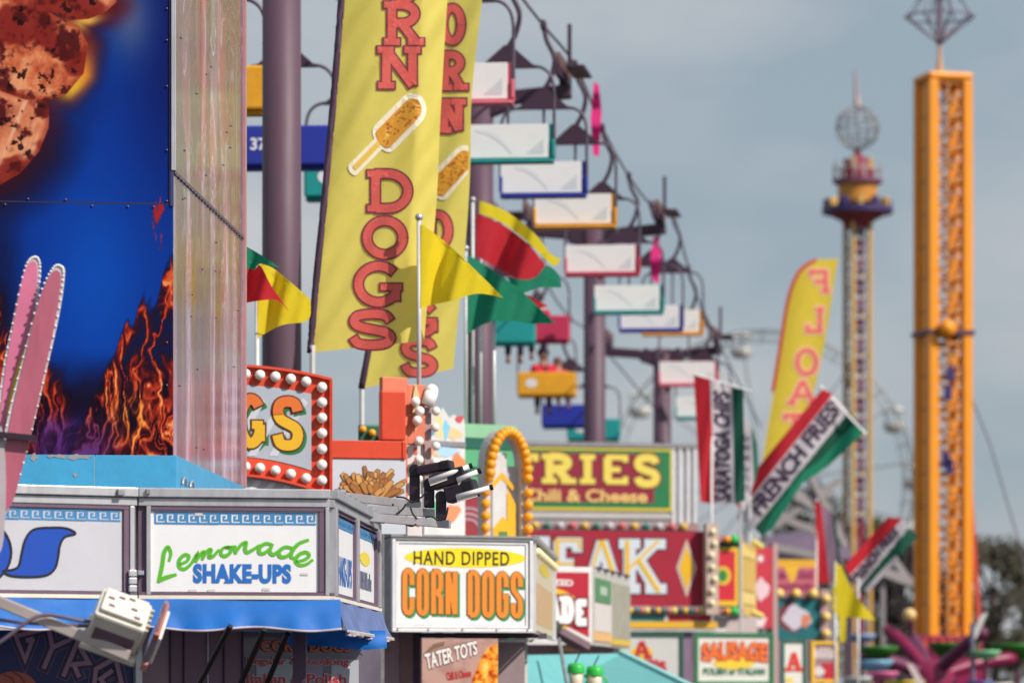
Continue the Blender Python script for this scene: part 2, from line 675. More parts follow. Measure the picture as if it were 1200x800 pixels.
# ------------------------------------------------------------------ palette
alu = M('brushed_aluminium', (198, 198, 204), 0.42, 0.55, 0.25, 9, streak=0.3)
alu_dull = M('dull_aluminium', (160, 158, 164), 0.5, 0.45, 0.3, 7)
mauve = M('mauve_trim', (112, 88, 110), 0.5, 0.0, 0.2)
mauve_dk = M('dark_plum_steel', (84, 58, 82), 0.5, 0.0, 0.2, 2)
plum_black = M('plum_black', (44, 26, 44), 0.45, 0.0, 0.2)
white_board = M('white_signboard', (238, 238, 242), 0.35, 0.0, 0.07, 2.0)
white_paint = M('white_paint', (232, 230, 230), 0.45, 0.0, 0.14, 4)
cream = M('cream_white', (236, 228, 214), 0.5, 0.0, 0.15)
red_orange = M('red_orange_paint', (222, 72, 40), 0.45, 0.0, 0.15, 4)
salmon = M('salmon_board', (222, 122, 92), 0.55, 0.0, 0.15)
blue_vinyl = M('blue_vinyl', (0, 112, 206), 0.6, 0.0, 0.14, 3, trans=0.18)
blue_faded = M('faded_blue_vinyl', (112, 132, 190), 0.5, 0.0, 0.3, 5, trans=0.2)
sky_blue = M('sky_blue_paint', (62, 158, 205), 0.45, 0.0, 0.16, 5)
black = M('black_metal', (24, 17, 26), 0.4, 0.0, 0.2)
yellow_cloth = M('yellow_cloth', (250, 226, 40), 0.75, 0.0, 0.06, 3, trans=0.45)
banner_cloth = M('pale_yellow_banner_cloth', (252, 234, 116), 0.75, 0.0, 0.06, 3, trans=0.45)
red_cloth = M('red_cloth', (206, 34, 52), 0.75, 0.0, 0.08, 3, trans=0.35)
green_cloth = M('green_cloth', (18, 136, 104), 0.75, 0.0, 0.08, 3, trans=0.35)
dkgreen_cloth = M('dark_green_cloth', (6, 84, 66), 0.75, 0.0, 0.08, 3, trans=0.3)
white_cloth = M('white_cloth', (222, 214, 222), 0.75, 0.0, 0.08, 3, trans=0.35)
steel_pole = M('white_pole_paint', (214, 214, 216), 0.4, 0.1, 0.15)
bulb_white = M('frosted_bulb', (244, 240, 236), 0.25, 0.0, 0.05)
bulb_amber = M('amber_bulb', (246, 160, 24), 0.25, 0.0, 0.1)
bulb_base = M('bulb_socket', (150, 60, 44), 0.5)
asphalt = M('asphalt', (66, 62, 64), 0.9, 0.0, 0.3, 0.8, bump=0.3)
ink = {}
def I(rgb, rough=0.45):
    k = 'print_%d_%d_%d' % rgb
    return M(k, rgb, rough, 0.0, 0.06, 4)
vprint = M('printed_vinyl', None, 0.5, 0.0, 0.06, 2, tex='Col', spec=0.12)
vgloss = M('print_and_reflection_wrap', None, 0.16, 0.12, 0.08, 2.2, tex='Col', bump=0.35, streak=0.13)  # vertex colours of this wrap include painted reflections

# ------------------------------------------------------------------ ground
g = MB().add([(-2500, -200, 0), (2500, -200, 0), (2500, 4500, 0), (-2500, 4500, 0)], [(0, 1, 2, 3)]).build('ground', asphalt)
setting(g)

# ------------------------------------------------------------------ far background: trees
leaf_mats = [M('foliage_olive', (70, 66, 52), 0.8, 0, 0.3, 1.0), M('foliage_dark', (52, 46, 46), 0.8, 0, 0.3, 1.0), M('foliage_green', (78, 88, 52), 0.8, 0, 0.3, 1.0)]
bark = M('bark', (74, 56, 52), 0.9, 0, 0.3, 3)
def tree(px, D, top_py, width, label, kind):
    base = Vector(((px - 600) / F * D, D, 0))
    H = P(px, top_py, D).z
    R = width / F * D / 2
    t = thing('broadleaf_tree', label, 'tree', base, 0, 'trees beyond the fairground')
    tr = MB()
    tr.tube([base, base + Vector((0.1, 0, H * .3)), base + Vector((-.1, .1, H * .6)), base + Vector((0, 0, H * .85))], [R * .09, R * .07, R * .045, R * .02], 8)
    for k in range(7):
        a = k * 2.4
        z = H * (.3 + .06 * k)
        tr.tube([base + Vector((0, 0, z)), base + Vector((math.cos(a) * R * .4, math.sin(a) * R * .4, z + H * .12)), base + Vector((math.cos(a) * R * .75, math.sin(a) * R * .75, z + H * .2))], [R * .04, R * .025, R * .01], 6)
    tr.build('trunk', bark, t, True)
    rnd = random.Random(int(px * 7 + D))
    clumps = []
    for k in range(34):
        a = rnd.uniform(0, 2 * math.pi)
        zz = rnd.uniform(.22, .95)
        prof = math.sin(min(1, (zz - .15) / .85) * math.pi) ** .55
        rr = R * prof * math.sqrt(rnd.uniform(.1, 1.0)) * .85
        clumps.append((base + Vector((math.cos(a) * rr, math.sin(a) * rr, H * zz)), R * rnd.uniform(.16, .34)))
    vs, fs = [], []
    for c, r in clumps:
        for j in range(150):
            d = Vector((rnd.gauss(0, 1), rnd.gauss(0, 1), rnd.gauss(0, 1))).normalized() * r * rnd.uniform(.45, 1.08)
            p = c + d
            if p.z > H * 1.01:
                continue
            s = rnd.uniform(.13, .26) * (R / 4.0) ** .5
            u = Vector((rnd.gauss(0, 1), rnd.gauss(0, 1), rnd.gauss(0, 1))).normalized()
            v = u.orthogonal().normalized()
            n = len(vs)
            vs += [p - u * s, p + v * s * .55, p + u * s, p - v * s * .55]
            fs.append((n, n + 1, n + 2, n + 3))
    MB().add(vs, fs).build('crown', leaf_mats[kind], t)

tree(1165, 215, 628, 150, 'rounded dark tree right of the orange tower', 0)
tree(1240, 225, 640, 130, 'dark tree at the far right end of the tree row', 1)
tree(1060, 230, 632, 130, 'dark tree between the two drop towers', 1)
tree(955, 225, 562, 120, 'tall olive tree behind the green flags', 0)
tree(1025, 245, 600, 80, 'pale green tree just behind the purple tower', 2)
tree(880, 235, 640, 130, 'low dark tree behind the red booth', 1)
tree(1120, 245, 655, 110, 'low dark tree directly behind the orange tower', 1)

# ------------------------------------------------------------------ ferris wheel
def ferris():
    D = 260
    c = P(893, 566, D)
    R = 178 / F * D
    base = Vector((c.x, c.y, 0))
    grey = M('ferris_steel', (138, 144, 150), 0.5, 0.2)
    t = thing('ferris_wheel', 'pale grey steel ferris wheel behind the yellow feather flag', 'ferris wheel', base)
    ring = lambda r, y: [c + Vector((math.cos(a) * r, y, math.sin(a) * r)) for a in [2 * math.pi * k / 64 for k in range(64)]]
    mb = MB()
    for y in (-.9, .9):
        mb.tube(ring(R, y), .075, 6, True)
        mb.tube(ring(R * .94, y), .045, 6, True)
    for k in range(48):
        a = 2 * math.pi * k / 48
        mb.tube([c + Vector((math.cos(a) * R, -.9, math.sin(a) * R)), c + Vector((math.cos(a) * R * .93, .9, math.sin(a) * R * .93))], .04, 4)
    mb.build('rim', grey, t)
    hub = MB()
    hub.tube([c + Vector((0, -1.3, 0)), c + Vector((0, 1.3, 0))], .5, 12)
    hub.build('hub', grey, t)
    car = M('gondola_white', (214, 210, 204), 0.4)
    for k in range(16):
        a = 2 * math.pi * (k + .35) / 16
        d = Vector((math.cos(a), 0, math.sin(a)))
        s = MB()
        for y in (-.9, .9):
            s.tube([c + Vector((0, y, 0)), c + d * R + Vector((0, y, 0))], .03, 5)
        s.build('spoke', grey, t)
        p = c + d * (R + .1)
        gd = MB().lathe([(.0, -1.9), (.6, -1.8), (.78, -1.3), (.75, -1.15), (.7, -1.15)], p, 12)
        gd.lathe([(.85, -.35), (.4, -.1), (0, 0)], p, 12)
        for q in (-.6, .6):
            gd.tube([p + Vector((q, 0, -1.3)), p + Vector((q, 0, -.3))], .04, 5)
        gd.build('gondola', car, t, True)
    lg = MB()
    for y in (-1.6, 1.6):
        for sx in (-1, 1):
            MB().bar(c + Vector((0, y, 0)), base + Vector((sx * 5.5, y * 1.6, 0)), .4).build('leg', grey, t)
ferris()

# ------------------------------------------------------------------ drop towers
def truss(t, cx, D, half, z0, z1, leg, step, mleg, mleg2, mlat, yaw, legr=False):
    """square lattice mast: four legs, rungs and diagonals"""
    c = Vector(((cx - 600) / F * D, D, 0))
    co, si = math.cos(yaw), math.sin(yaw)
    cor = [Vector((x * co - y * si, x * si + y * co, 0)) * half for x, y in ((-1, -1), (1, -1), (1, 1), (-1, 1))]
    for k, q in enumerate(cor):
        mb = MB()
        mb.box(c + q + Vector((0, 0, (z0 + z1) / 2)), (leg, leg, z1 - z0), Matrix.Rotation(yaw, 3, 'Z'))
        mb.build('leg', mleg, t, bevel=leg * .12)
    for s in range(4):
        a, b = cor[s], cor[(s + 1) % 4]
        lat = MB()
        z = z0
        flip = False
        while z < z1 - .05:
            zn = min(z + step, z1)
            lat.bar(c + a + Vector((0, 0, z)), c + b + Vector((0, 0, z)), leg * .3)
            p, q = (a, b) if flip else (b, a)
            lat.bar(c + p + Vector((0, 0, z)), c + q + Vector((0, 0, zn)), leg * .24)
            if legr:
                lat.bar(c + q + Vector((0, 0, z)), c + p + Vector((0, 0, zn)), leg * .2)
            flip = not flip
            z = zn
        lat.build('lattice', mlat, t)
    return c

def orange_tower():
    D = 140.0
    ppm = F / D
    orange = M('orange_tower_paint', (244, 152, 22), 0.42, 0.0, 0.12, 1.0)
    rust = M('orange_lattice_paint', (206, 138, 70), 0.5, 0.0, 0.25, 1.0)
    wire = M('cage_wire', (128, 120, 136), 0.5, 0.2)
    mag = M('magenta_ride_paint', (150, 20, 78), 0.45, 0.0, 0.2, 1)
    c0 = Vector(((1105 - 600) / F * D, D, 0))
    t = thing('drop_tower', 'bright orange lattice drop tower with diamond wire cage on top', 'tower', c0)
    zt = P(1105, 88, D).z
    zb = P(1105, 745, D).z
    truss(t, 1105, D, .66, zb, zt - .3, .36, 1.18, orange, orange, rust, math.radians(15), True)
    rz_ = Matrix.Rotation(math.radians(15), 3, 'Z')
    MB().box(c0 + rz_ @ Vector((-.68, 0, (zb + zt) / 2 - .15)), (.06, .96, zt - zb - .4), rz_).build('shade_plate', orange, t)  # added solid plate; its shaded face stands in for the dim lattice
    cap = MB()
    cap.box(c0 + Vector((0, 0, zt - .15)), (1.74, 1.74, .3), Matrix.Rotation(math.radians(15), 3, 'Z'))
    cap.build('cap', orange, t, bevel=.12)
    # central ladder rail
    MB().bar(c0 + Vector((.1, -.85, zb)), c0 + Vector((.1, -.85, zt - .4)), .1).build('rail', rust, t)
    for k in range(9):
        z = zt - 1.2 - k * 1.15
        MB().bar(c0 + Vector((-.35, -.8, z)), c0 + Vector((.4, -.8, z + .3)), .07).build('cable_strut', M('cable_grey', (140, 134, 140), 0.5), t)
    pz = P(1106, 388, D).z
    car = MB()
    car.ball(c0 + Vector((.03, -1.05, pz)), .33, 16, 10)
    car.build('lamp_globe', orange, t, True)
    cr = MB()
    cr.box(c0 + Vector((0, 0, pz - .1)), (1.8, 1.8, .16), Matrix.Rotation(math.radians(15), 3, 'Z'))
    cr.build('carriage', mauve_dk, t)
    for (dx, py) in ((.18, 440), (.08, 462), (.0, 540), (.15, 548)):
        MB().box(c0 + Vector((dx, -.86, P(0, py, D).z)), (.28, .12, .55)).build('control_box', I((66, 52, 110)), t)
    mast = MB()
    mast.tube([c0 + Vector((-.12, 0, zt - .1)), c0 + Vector((-.12, 0, zt + .7)), c0 + Vector((-.12, 0, P(0, -10, D).z))], [.16, .07, .05], 8)
    mast.build('mast', M('mast_tan', (196, 150, 106), 0.5), t)
    top, mid, bot = P(0, -12, D).z, P(0, 20, D).z, P(0, 52, D).z
    R = 40 / ppm
    ctr = c0 + Vector((-.12, 0, 0))
    cage = MB()
    for k in range(8):
        a = 2 * math.pi * k / 8 + .2
        m = ctr + Vector((math.cos(a) * R, math.sin(a) * R, mid))
        cage.tube([ctr + Vector((0, 0, bot)), m, ctr + Vector((math.cos(a) * R * .45, math.sin(a) * R * .45, top))], .045, 5)
    cage.tube([ctr + Vector((math.cos(a) * R, math.sin(a) * R, mid)) for a in [2 * math.pi * k / 24 for k in range(24)]], .04, 5, True)
    cage.tube([ctr + Vector((math.cos(a) * R * .45, math.sin(a) * R * .45, top)) for a in [2 * math.pi * k / 24 for k in range(24)]], .04, 5, True)
    cage.tube([ctr + Vector((0, 0, bot)), ctr + Vector((0, 0, top))], .14, 6)
    cage.build('wire_cage', wire, t)
    st = MB()
    st.box(c0 + Vector((0, 0, (zb + .1) / 2)), (2.6, 2.6, zb - .1))
    st.build('base_house', mag, t, bevel=.05)
    for k in range(8):
        MB().box(c0 + Vector((-1.1 + k * .31, -1.34, zb - .35)), (.12, .06, .5)).build('fence_slat', M('orange_slat', (220, 90, 40), 0.5), t)
    MB().bar(c0 + Vector((.95, -.2, zb + 5.5)), c0 + Vector((1.35, -.2, zb - .2)), .16).build('brace', I((204, 84, 74)), t)
    gw = MB()
    gw.tube([P(1134, 455, D), P(1160, 520, D + 1), P(1196, 640, D + 2), P(1245, 810 + 1.7 * F / (D + 3) , D + 3)], .03, 5)
    gw.build('guy_wire', wire, t)
orange_tower()

def purple_tower():
    D = 185.0
    ppm = F / D
    yel = M('tower_yellow', (198, 156, 84), 0.5, 0, 0.15, 1)
    pur = M('tower_mauve', (118, 62, 98), 0.5, 0, 0.3, 1.2)
    pale = M('tower_pale', (168, 166, 174), 0.5, 0.1)
    red = M('tower_maroon', (128, 36, 58), 0.5)
    c0 = Vector(((1005 - 600) / F * D, D, 0))
    t = thing('observation_tower', 'slim yellow and mauve lattice tower topped by a wire globe', 'tower', c0)
    zt = P(0, 185, D).z
    truss(t, 1005, D, .45, 0.2, zt, .19, .95, yel, yel, pale, math.radians(20))
    z = .3
    while z < zt - 1:
        MB().box(c0 + Vector((0, 0, z)), (.6, .6, .66)).build('core_panel', pur, t)
        z += .95
    MB().box(c0 + Vector((0, 0, P(0, 690, D).z)), (.6, 1.0, 6.5)).build('counterweight', red, t)
    def ringp(zc, r0, r1, h, mat, name):
        return MB().lathe([(r0, zc - h / 2), (r1, zc - h / 2), (r1, zc + h / 2), (r0, zc + h / 2), (r0, zc - h / 2)], c0, 28).build(name, mat, t)
    zg = P(0, 247, D).z
    ringp(zg, .5, 1.72, .28, I((58, 44, 96)), 'gondola_ring')
    MB().lathe([(.45, zg - .9), (.8, zg - .5), (1.5, zg - .14)], c0, 24).build('gondola_skirt', M('maroon_skirt', (140, 52, 62), .5), t)
    for k in range(12):
        a = 2 * math.pi * k / 12
        p = c0 + Vector((math.cos(a) * 1.45, math.sin(a) * 1.45, zg + .32))
        MB().box(p, (.42, .3, .5), Matrix.Rotation(a, 3, 'Z')).build('seat', (yel if k % 2 else I((58, 44, 110))), t, bevel=.08)
    ringp(P(0, 225, D).z, .3, .95, 1.0, M('drum_gold', (196, 132, 48), .5), 'drum')
    zp = P(0, 213, D).z
    ringp(zp, .3, 1.2, .16, pur, 'platform')
    rail = MB()
    for k in range(14):
        a = 2 * math.pi * k / 14
        q = c0 + Vector((math.cos(a) * 1.17, math.sin(a) * 1.17, zp))
        rail.tube([q, q + Vector((0, 0, .75 if k % 2 else 1.0))], .035, 5)
    rail.tube([c0 + Vector((math.cos(2 * math.pi * k / 28) * 1.17, math.sin(2 * math.pi * k / 28) * 1.17, zp + .6)) for k in range(28)], .03, 5, True)
    rail.build('railing', pale, t)
    MB().lathe([(.85, zp), (.8, zp + .5), (.55, zp + .95), (.22, zp + 1.3), (.08, zp + 1.6)], c0, 20).build('dome', red, t, True)
    for k in range(7):
        a = 2 * math.pi * k / 7
        MB().ball(c0 + Vector((math.cos(a) * .7, math.sin(a) * .7, zp + .6)), .14, 8, 6).build('dome_lamp', yel, t, True)
    zc = P(0, 150, D).z
    R = 25 / ppm
    globe = MB()
    for k in range(6):
        a = math.pi * k / 6
        globe.tube([c0 + Vector((math.cos(b) * math.cos(a) * R, math.cos(b) * math.sin(a) * R, zc + math.sin(b) * R)) for b in [2 * math.pi * j / 40 for j in range(40)]], .04, 5, True)
    for h in (-.5, 0, .5):
        r = R * math.sqrt(1 - h * h)
        globe.tube([c0 + Vector((math.cos(b) * r, math.sin(b) * r, zc + h * R)) for b in [2 * math.pi * j / 40 for j in range(40)]], .03, 5, True)
    globe.build('wire_globe', M('globe_wire', (150, 148, 150), .5, .2), t)
    MB().tube([c0 + Vector((0, 0, zp + 1.5)), c0 + Vector((0, 0, zc - R + .02))], .09, 6).build('neck', red, t)
    MB().tube([c0 + Vector((0, 0, zc + R - .02)), c0 + Vector((-.05, 0, zc + R + .5)), c0 + Vector((-.12, 0, P(0, 82, D).z))], [.2, .1, .05], 8).build('antenna', M('antenna_pink', (176, 142, 146), .5), t)
purple_tower()

# ------------------------------------------------------------------ chair lift
LINE = lambda Y, o: Vector((0.12 + 0.125 * (Y - 66) + o, Y, 0))
YAW = -math.atan(0.125)
pylon_steel = M('pylon_steel', (92, 66, 84), 0.55, 0.0, 0.18, 1.2, streak=0.25)
arm_steel = M('lift_arm_steel', (66, 40, 62), 0.5, 0.0, 0.2, 2)
wheel_m = M('sheave_wheel', (104, 74, 72), 0.6)
def pylon(Y, h, label):
    b = LINE(Y, -1.6)
    t = thing('lift_pylon', label, 'pylon', b, 0, 'chair lift pylons')
    zt = EYE + h
    MB().lathe([(.275, 0), (.27, zt * .5), (.262, zt + .1), (0, zt + .1)], b, 32).build('mast', pylon_steel, t, True)
    MB().lathe([(.5, .02), (.5, .08), (.3, .1), (.285, .35)], b, 24).build('base_flange', arm_steel, t)
    R = Matrix.Rotation(YAW, 3, 'Z')
    ar = MB()
    for s in (-1, 1):
        p = [b + R @ Vector((s * x, 0, zt + z)) for x, z in ((.05, -.25), (.6, -.05), (1.75, .05))]
        ar.bar(p[0], p[1], .3, .42)
        ar.bar(p[1], p[2], .26, .26)
    ar.build('crossarm', arm_steel, t, bevel=.03)
    for s in (-1, 1):
        c = b + R @ Vector((s * 1.6, 0, zt + .42))
        MB().bar(c + R @ Vector((0, -1.05, -.1)), c + R @ Vector((0, 1.05, -.1)), .1, .2).build('sheave_beam', arm_steel, t)
        MB().bar(c + R @ Vector((0, 0, -.5)), c + R @ Vector((0, 0, .0)), .16).build('sheave_bracket', arm_steel, t)
        for k in range(6):
            q = c + R @ Vector((0, -.9 + k * .36, .07))
            MB().tube([q + R @ Vector((-.05, 0, 0)), q + R @ Vector((.05, 0, 0))], .16, 14).build('sheave_wheel', wheel_m, t)
        MB().bar(c + R @ Vector((s * .3, -.7, .0)), c + R @ Vector((s * .3, .7, .0)), .35, .04).build('work_platform', arm_steel, t)
        MB().tube([c + R @ Vector((s * .12, 0, 0)), c + R @ Vector((s * .12, 0, .9))], .04, 6).build('lifting_post', arm_steel, t)
PY = [(52.6, 11.4, 'thick mauve steel lift pylon behind the flame panel and corn dog banners'),
      (72.9, 11.3, 'mauve lift pylon half hidden behind the yellow corn dogs banners'),
      (94.0, 11.25, 'mauve lift pylon standing above the fries sign'),
      (113.3, 10.0, 'slimmer far lift pylon right of the fries sign')]
for a in PY:
    pylon(*a)

board_white = M('chair_white_board', (236, 234, 234), 0.4, 0, 0.05, 2)
chair_cols = {'pink': M('chair_pink', (226, 112, 134), .45), 'teal': M('chair_teal', (22, 150, 150), .45), 'blue': M('chair_blue', (34, 50, 160), .45), 'amber': M('chair_amber', (232, 164, 36), .45), 'crimson': M('chair_crimson', (196, 50, 88), .45)}
chair_tube = M('chair_tube', (92, 80, 96), 0.45, 0.2)
HANG = 2.82
def lift_chair(key, label, group, number=None):
    """origin at the cable grip; the open side looks towards -Y"""
    mt = chair_cols[key]
    t = thing('lift_chair', label, 'lift chair', (0, 0, 0), 0, group)
    def add(mb, name, mat, par=t, smooth=False, bevel=0):
        return mb.build(name, mat, par, smooth, bevel, True)
    h = smooth_path([(0, 0, 0.06), (.05, 0, -.25), (.2, 0, -.6), (.14, 0, -.95), (0, 0, -1.2)], 5)
    add(MB().tube(h, .045, 8), 'hanger', arm_steel, smooth=True)
    add(MB().box((0, 0, .0), (.1, .4, .16)), 'grip', arm_steel, bevel=.02)
    tri = MB()
    tri.add([(-.5, -.06, -1.55), (.5, -.06, -1.55), (.06, -.06, -1.16), (-.06, -.06, -1.16), (-.5, .06, -1.55), (.5, .06, -1.55), (.06, .06, -1.16), (-.06, .06, -1.16)],
            [(0, 1, 2, 3), (7, 6, 5, 4), (0, 4, 5, 1), (1, 5, 6, 2), (2, 6, 7, 3), (3, 7, 4, 0)])
    add(tri, 'hanger_bracket', arm_steel)
    for s in (-1, 1):
        add(MB().tube(smooth_path([(s * .3, 0, -1.5), (s * .62, 0, -1.56), (s * .78, 0, -1.8), (s * .8, 0, -2.4), (s * .8, 0, -3.05)], 5), .028, 8), 'bail', chair_tube, smooth=True)
    add(MB().tube([(0, .05, -1.5), (0, .05, -2.6)], .025, 6), 'centre_tube', chair_tube)
    sh = add(MB().box((0, .1, -2.82), (1.62, .16, .64)), 'backrest_shell', mt, bevel=.04)
    lin_ = add(MB().box((-.05, .0, -2.8), (1.5, .05, .575)), 'backrest_liner', board_white, bevel=.006)
    mo = MB()
    mo.add([(.32, -.029, -3.02), (.62, -.029, -3.02), (.62, -.029, -2.76)], [(0, 1, 2)])
    add(mo, 'triangle_mark', I((206, 210, 214)), lin_)
    sw = MB()
    pts = smooth_path([(-.55, -.029, -2.62), (-.3, -.029, -2.68), (-.08, -.029, -2.84), (.08, -.029, -3.03)], 5)
    for i in range(len(pts) - 1):
        a, b = pts[i], pts[i + 1]
        hh = Vector((0, 0, .035 * math.sin(math.pi * (i + .5) / len(pts)) + .008))
        sw.add([a - hh, b - hh, b + hh, a + hh], [(0, 1, 2, 3)])
    add(sw, 'swoosh_mark', I((218, 221, 226)), lin_)
    add(MB().box((0, -.06, -3.165), (1.6, .3, .06)), 'seat', mt, bevel=.03)
    for s in (-1, 1):
        add(MB().box((s * .79, .02, -2.93), (.06, .16, .3)), 'side_panel', mt, bevel=.02)
    if number:
        vs, fs = bfont(number, .09 if number == 'o' else .03, .03)
        q = [(.55 - u * .26, .186, -2.9 + v * .2) for u, v in vs]
        add(MB().add(q, fs), 'number', I((226, 226, 232)), sh)
    return t
GR = 'lift chairs facing out with white backrests'
right = [(61.0, 543, 97, 'pink', 'pink edged white lift chair beside the top of the corn dogs banner'),
         (66.0, 595, 167, 'teal', 'teal edged white lift chair below the pink edged one'),
         (71.0, 637, 209, 'blue', 'blue edged white lift chair between the teal and the amber one'),
         (75.0, 674, 246, 'amber', 'amber edged white lift chair above the pylon over the fries sign'),
         (82.5, 706, 304, 'crimson', 'red edged white lift chair just under the pylon crossarm'),
         (88.5, 737, 350, 'teal', 'teal edged white lift chair right of the pylon over the fries sign'),
         (96.0, 763, 372, 'blue', 'blue edged white lift chair overlapped by a teal edged one'),
         (100.5, 788, 377, 'amber', 'far amber edged white lift chair behind a blue edged one'),
         (104.0, 807, 437, 'pink', 'far pink edged white lift chair above the red white green flag'),
         (112.0, 824, 477, 'teal', 'farthest white lift chair half hidden by the red white green flag')]
grips_r = []
for D, px, py, c, lab in right:
    p = P(px, py, D)
    o = lift_chair(c, lab, GR)
    o.location = (p.x, D, p.z + HANG)
    o.rotation_euler = (0, 0, math.radians(-5))
    grips_r.append(Vector(o.location))
left = [(55.5, 247, 105, 'amber', '3', 'orange lift chair back peeping out beside the flame panel'),
        (61.5, 335, 172, 'blue', '37', 'dark blue lift chair back behind the thick pylon'),
        (65.5, 413, 210, 'teal', 'o', 'teal lift chair back between thick pylon and corn dogs banner'),
        (92.0, 588, 387, 'teal', 'o', 'teal lift chair back with a rider under the green flag'),
        (97.0, 630, 385, 'crimson', None, 'crimson lift chair back partly under the green flag tip'),
        (106.0, 641, 450, 'amber', 'o', 'orange lift chair back carrying two riders'),
        (111.0, 668, 487, 'blue', None, 'blue lift chair back below the riders in red'),
        (118.0, 696, 503, 'teal', 'o', 'lowest teal lift chair back crossing behind a pylon')]
grips_l = []
chairs_l = []
for D, px, py, c, num, lab in left:
    p = P(px, py, D)
    o = lift_chair(c, lab, 'lift chairs seen from behind', num)
    o.location = (p.x, D, p.z + HANG)
    o.rotation_euler = (0, 0, math.pi + math.radians(-3))
    grips_l.append(Vector(o.location))
    chairs_l.append(o)
def lift_cable(grips, o, label):
    a = LINE(38, o) + Vector((0, 0, EYE + 12.3))
    b = LINE(135, o) + Vector((0, 0, EYE + 9.3))
    pts = smooth_path([a] + grips + [b], 4)
    c = MB().tube(pts, .028, 6).build('lift_cable', M('steel_cable', (98, 92, 104), .5, .3), None, True)
    tag(c, label, 'cable', 'haul cables of the chair lift')
lift_cable(grips_r, 0, 'steel haul cable carrying the white chairs')
lift_cable(grips_l, -3.2, 'steel haul cable carrying the coloured chair backs')
def streamer(px, y0, y1, D, label):
    m = M('pink_streamer_cloth', (226, 40, 130), .7, 0, .1, 3, trans=.35)
    dr = Draw(lambda a, b, o: P(a, b, D + .12 * math.sin(b * .16)), 0, 4)
    dr.poly([(px - 2, y0), (px + 4, y0 + 4), (px + 7, y0 + (y1 - y0) * .4), (px + 4, y1), (px - 3, y1 - 3), (px - 6, y0 + (y1 - y0) * .5)])
    o = dr.build('pink_streamer', m, None)
    tag(o, label, 'streamer', 'pink streamers on the chair lift')
streamer(698, 96, 184, 79.0, 'pink cloth streamer hanging under the near part of the lift cable')
streamer(768, 276, 332, 92.5, 'pink cloth streamer hanging by the pylon sheaves')

# riders
skin_m = M('skin', (196, 140, 116), .6, 0, .08)
def person(label, base, s, shirt, trousers, hair, lean=0.0):
    """seated rider, base = middle of the seat surface, looking towards +Y"""
    t = thing('person', label, 'person', base, 0, 'people riding the chair lift')
    def skin(name, verts, edges, rad, mat, par, root=0):
        me = bpy.data.meshes.new(name)
        me.from_pydata([(x * s + lean * z * s, y * s, z * s) for x, y, z in verts], edges, [])
        me.materials.append(mat)
        o = bpy.data.objects.new(name, me)
        COL.objects.link(o)
        o.parent = par
        md = o.modifiers.new('skin', 'SKIN')
        md.use_smooth_shade = True
        for i, r in enumerate(rad):
            me.skin_vertices[0].data[i].radius = (r * s, r * s)
            me.skin_vertices[0].data[i].use_root = (i == root)
        sb = o.modifiers.new('sub', 'SUBSURF')
        sb.levels = 1
        sb.render_levels = 2
        return o
    V = [(0, 0, .12), (0, .0, .3), (0, .02, .48), (0, .03, .58), (0, .05, .70), (0, .06, .80),
         (.18, .02, .5), (.27, .06, .24), (.25, .3, .16), (-.18, .02, .5), (-.27, .06, .24), (-.25, .3, .16),
         (.1, .03, .1), (.12, .45, .1), (.12, .5, -.3), (.12, .52, -.36), (-.1, .03, .1), (-.12, .45, .1), (-.12, .5, -.3), (-.12, .52, -.36),
         (.12, .66, -.38), (-.12, .66, -.38)]
    E = [(0, 1), (1, 2), (2, 3), (3, 4), (4, 5), (2, 6), (6, 7), (7, 8), (2, 9), (9, 10), (10, 11), (0, 12), (12, 13), (13, 14), (14, 15), (0, 16), (16, 17), (17, 18), (18, 19), (15, 20), (19, 21)]
    Rr = [.14, .13, .13, .055, .1, .095, .06, .045, .035, .06, .045, .035, .085, .06, .042, .04, .085, .06, .042, .04, .03, .03]
    body = skin('body', V, E, Rr, skin_m, t)
    skin('shirt', [V[0], V[1], V[2], V[6], V[7], V[9], V[10]], [(0, 1), (1, 2), (2, 3), (3, 4), (2, 5), (5, 6)], [.17, .165, .16, .085, .07, .085, .07], shirt, t)
    skin('trousers', [V[0], V[12], V[13], V[14], V[16], V[17], V[18]], [(0, 1), (1, 2), (2, 3), (0, 4), (4, 5), (5, 6)], [.15, .1, .08, .062, .1, .08, .062], trousers, t)
    skin('shoe', [V[15], V[20]], [(0, 1)], [.055, .045], M('shoe_dark', (60, 44, 48), .6), t)
    skin('shoe', [V[19], V[21]], [(0, 1)], [.055, .045], M('shoe_dark', (60, 44, 48), .6), t)
    hm = MB().ball((lean * .78 * s, .035 * s, .785 * s), .125 * s, 14, 10, (1, 1, 1.1), -.35)
    hm.build('hair', hair, t, True, 0, True)
shirt_red = M('shirt_red', (206, 28, 62), .8)
shirt_grey = M('shirt_grey', (150, 120, 140), .8)
jeans = M('jeans_dark', (54, 40, 72), .8)
hair_d = M('hair_dark', (46, 30, 40), .8)
def seat_of(i, dx):
    c = chairs_l[i]
    return Vector((c.location.x + dx, c.location.y + .12, c.location.z - 3.02))
person('rider in a red top with dark hair on the orange lift chair', seat_of(5, -.1), 1.36, shirt_red, jeans, hair_d)
person('smaller rider in red leaning beside the dark haired rider', seat_of(5, .42), 1.06, shirt_red, M('trousers_mauve', (120, 76, 110), .8), M('hair_brown', (112, 84, 80), .8), -.15)
person('rider with dangling legs on the teal lift chair under the green flag', seat_of(3, .3), 1.25, shirt_grey, jeans, hair_d)
person('rider with dangling legs on the crimson lift chair', seat_of(4, .0), 1.25, shirt_red, jeans, hair_d)

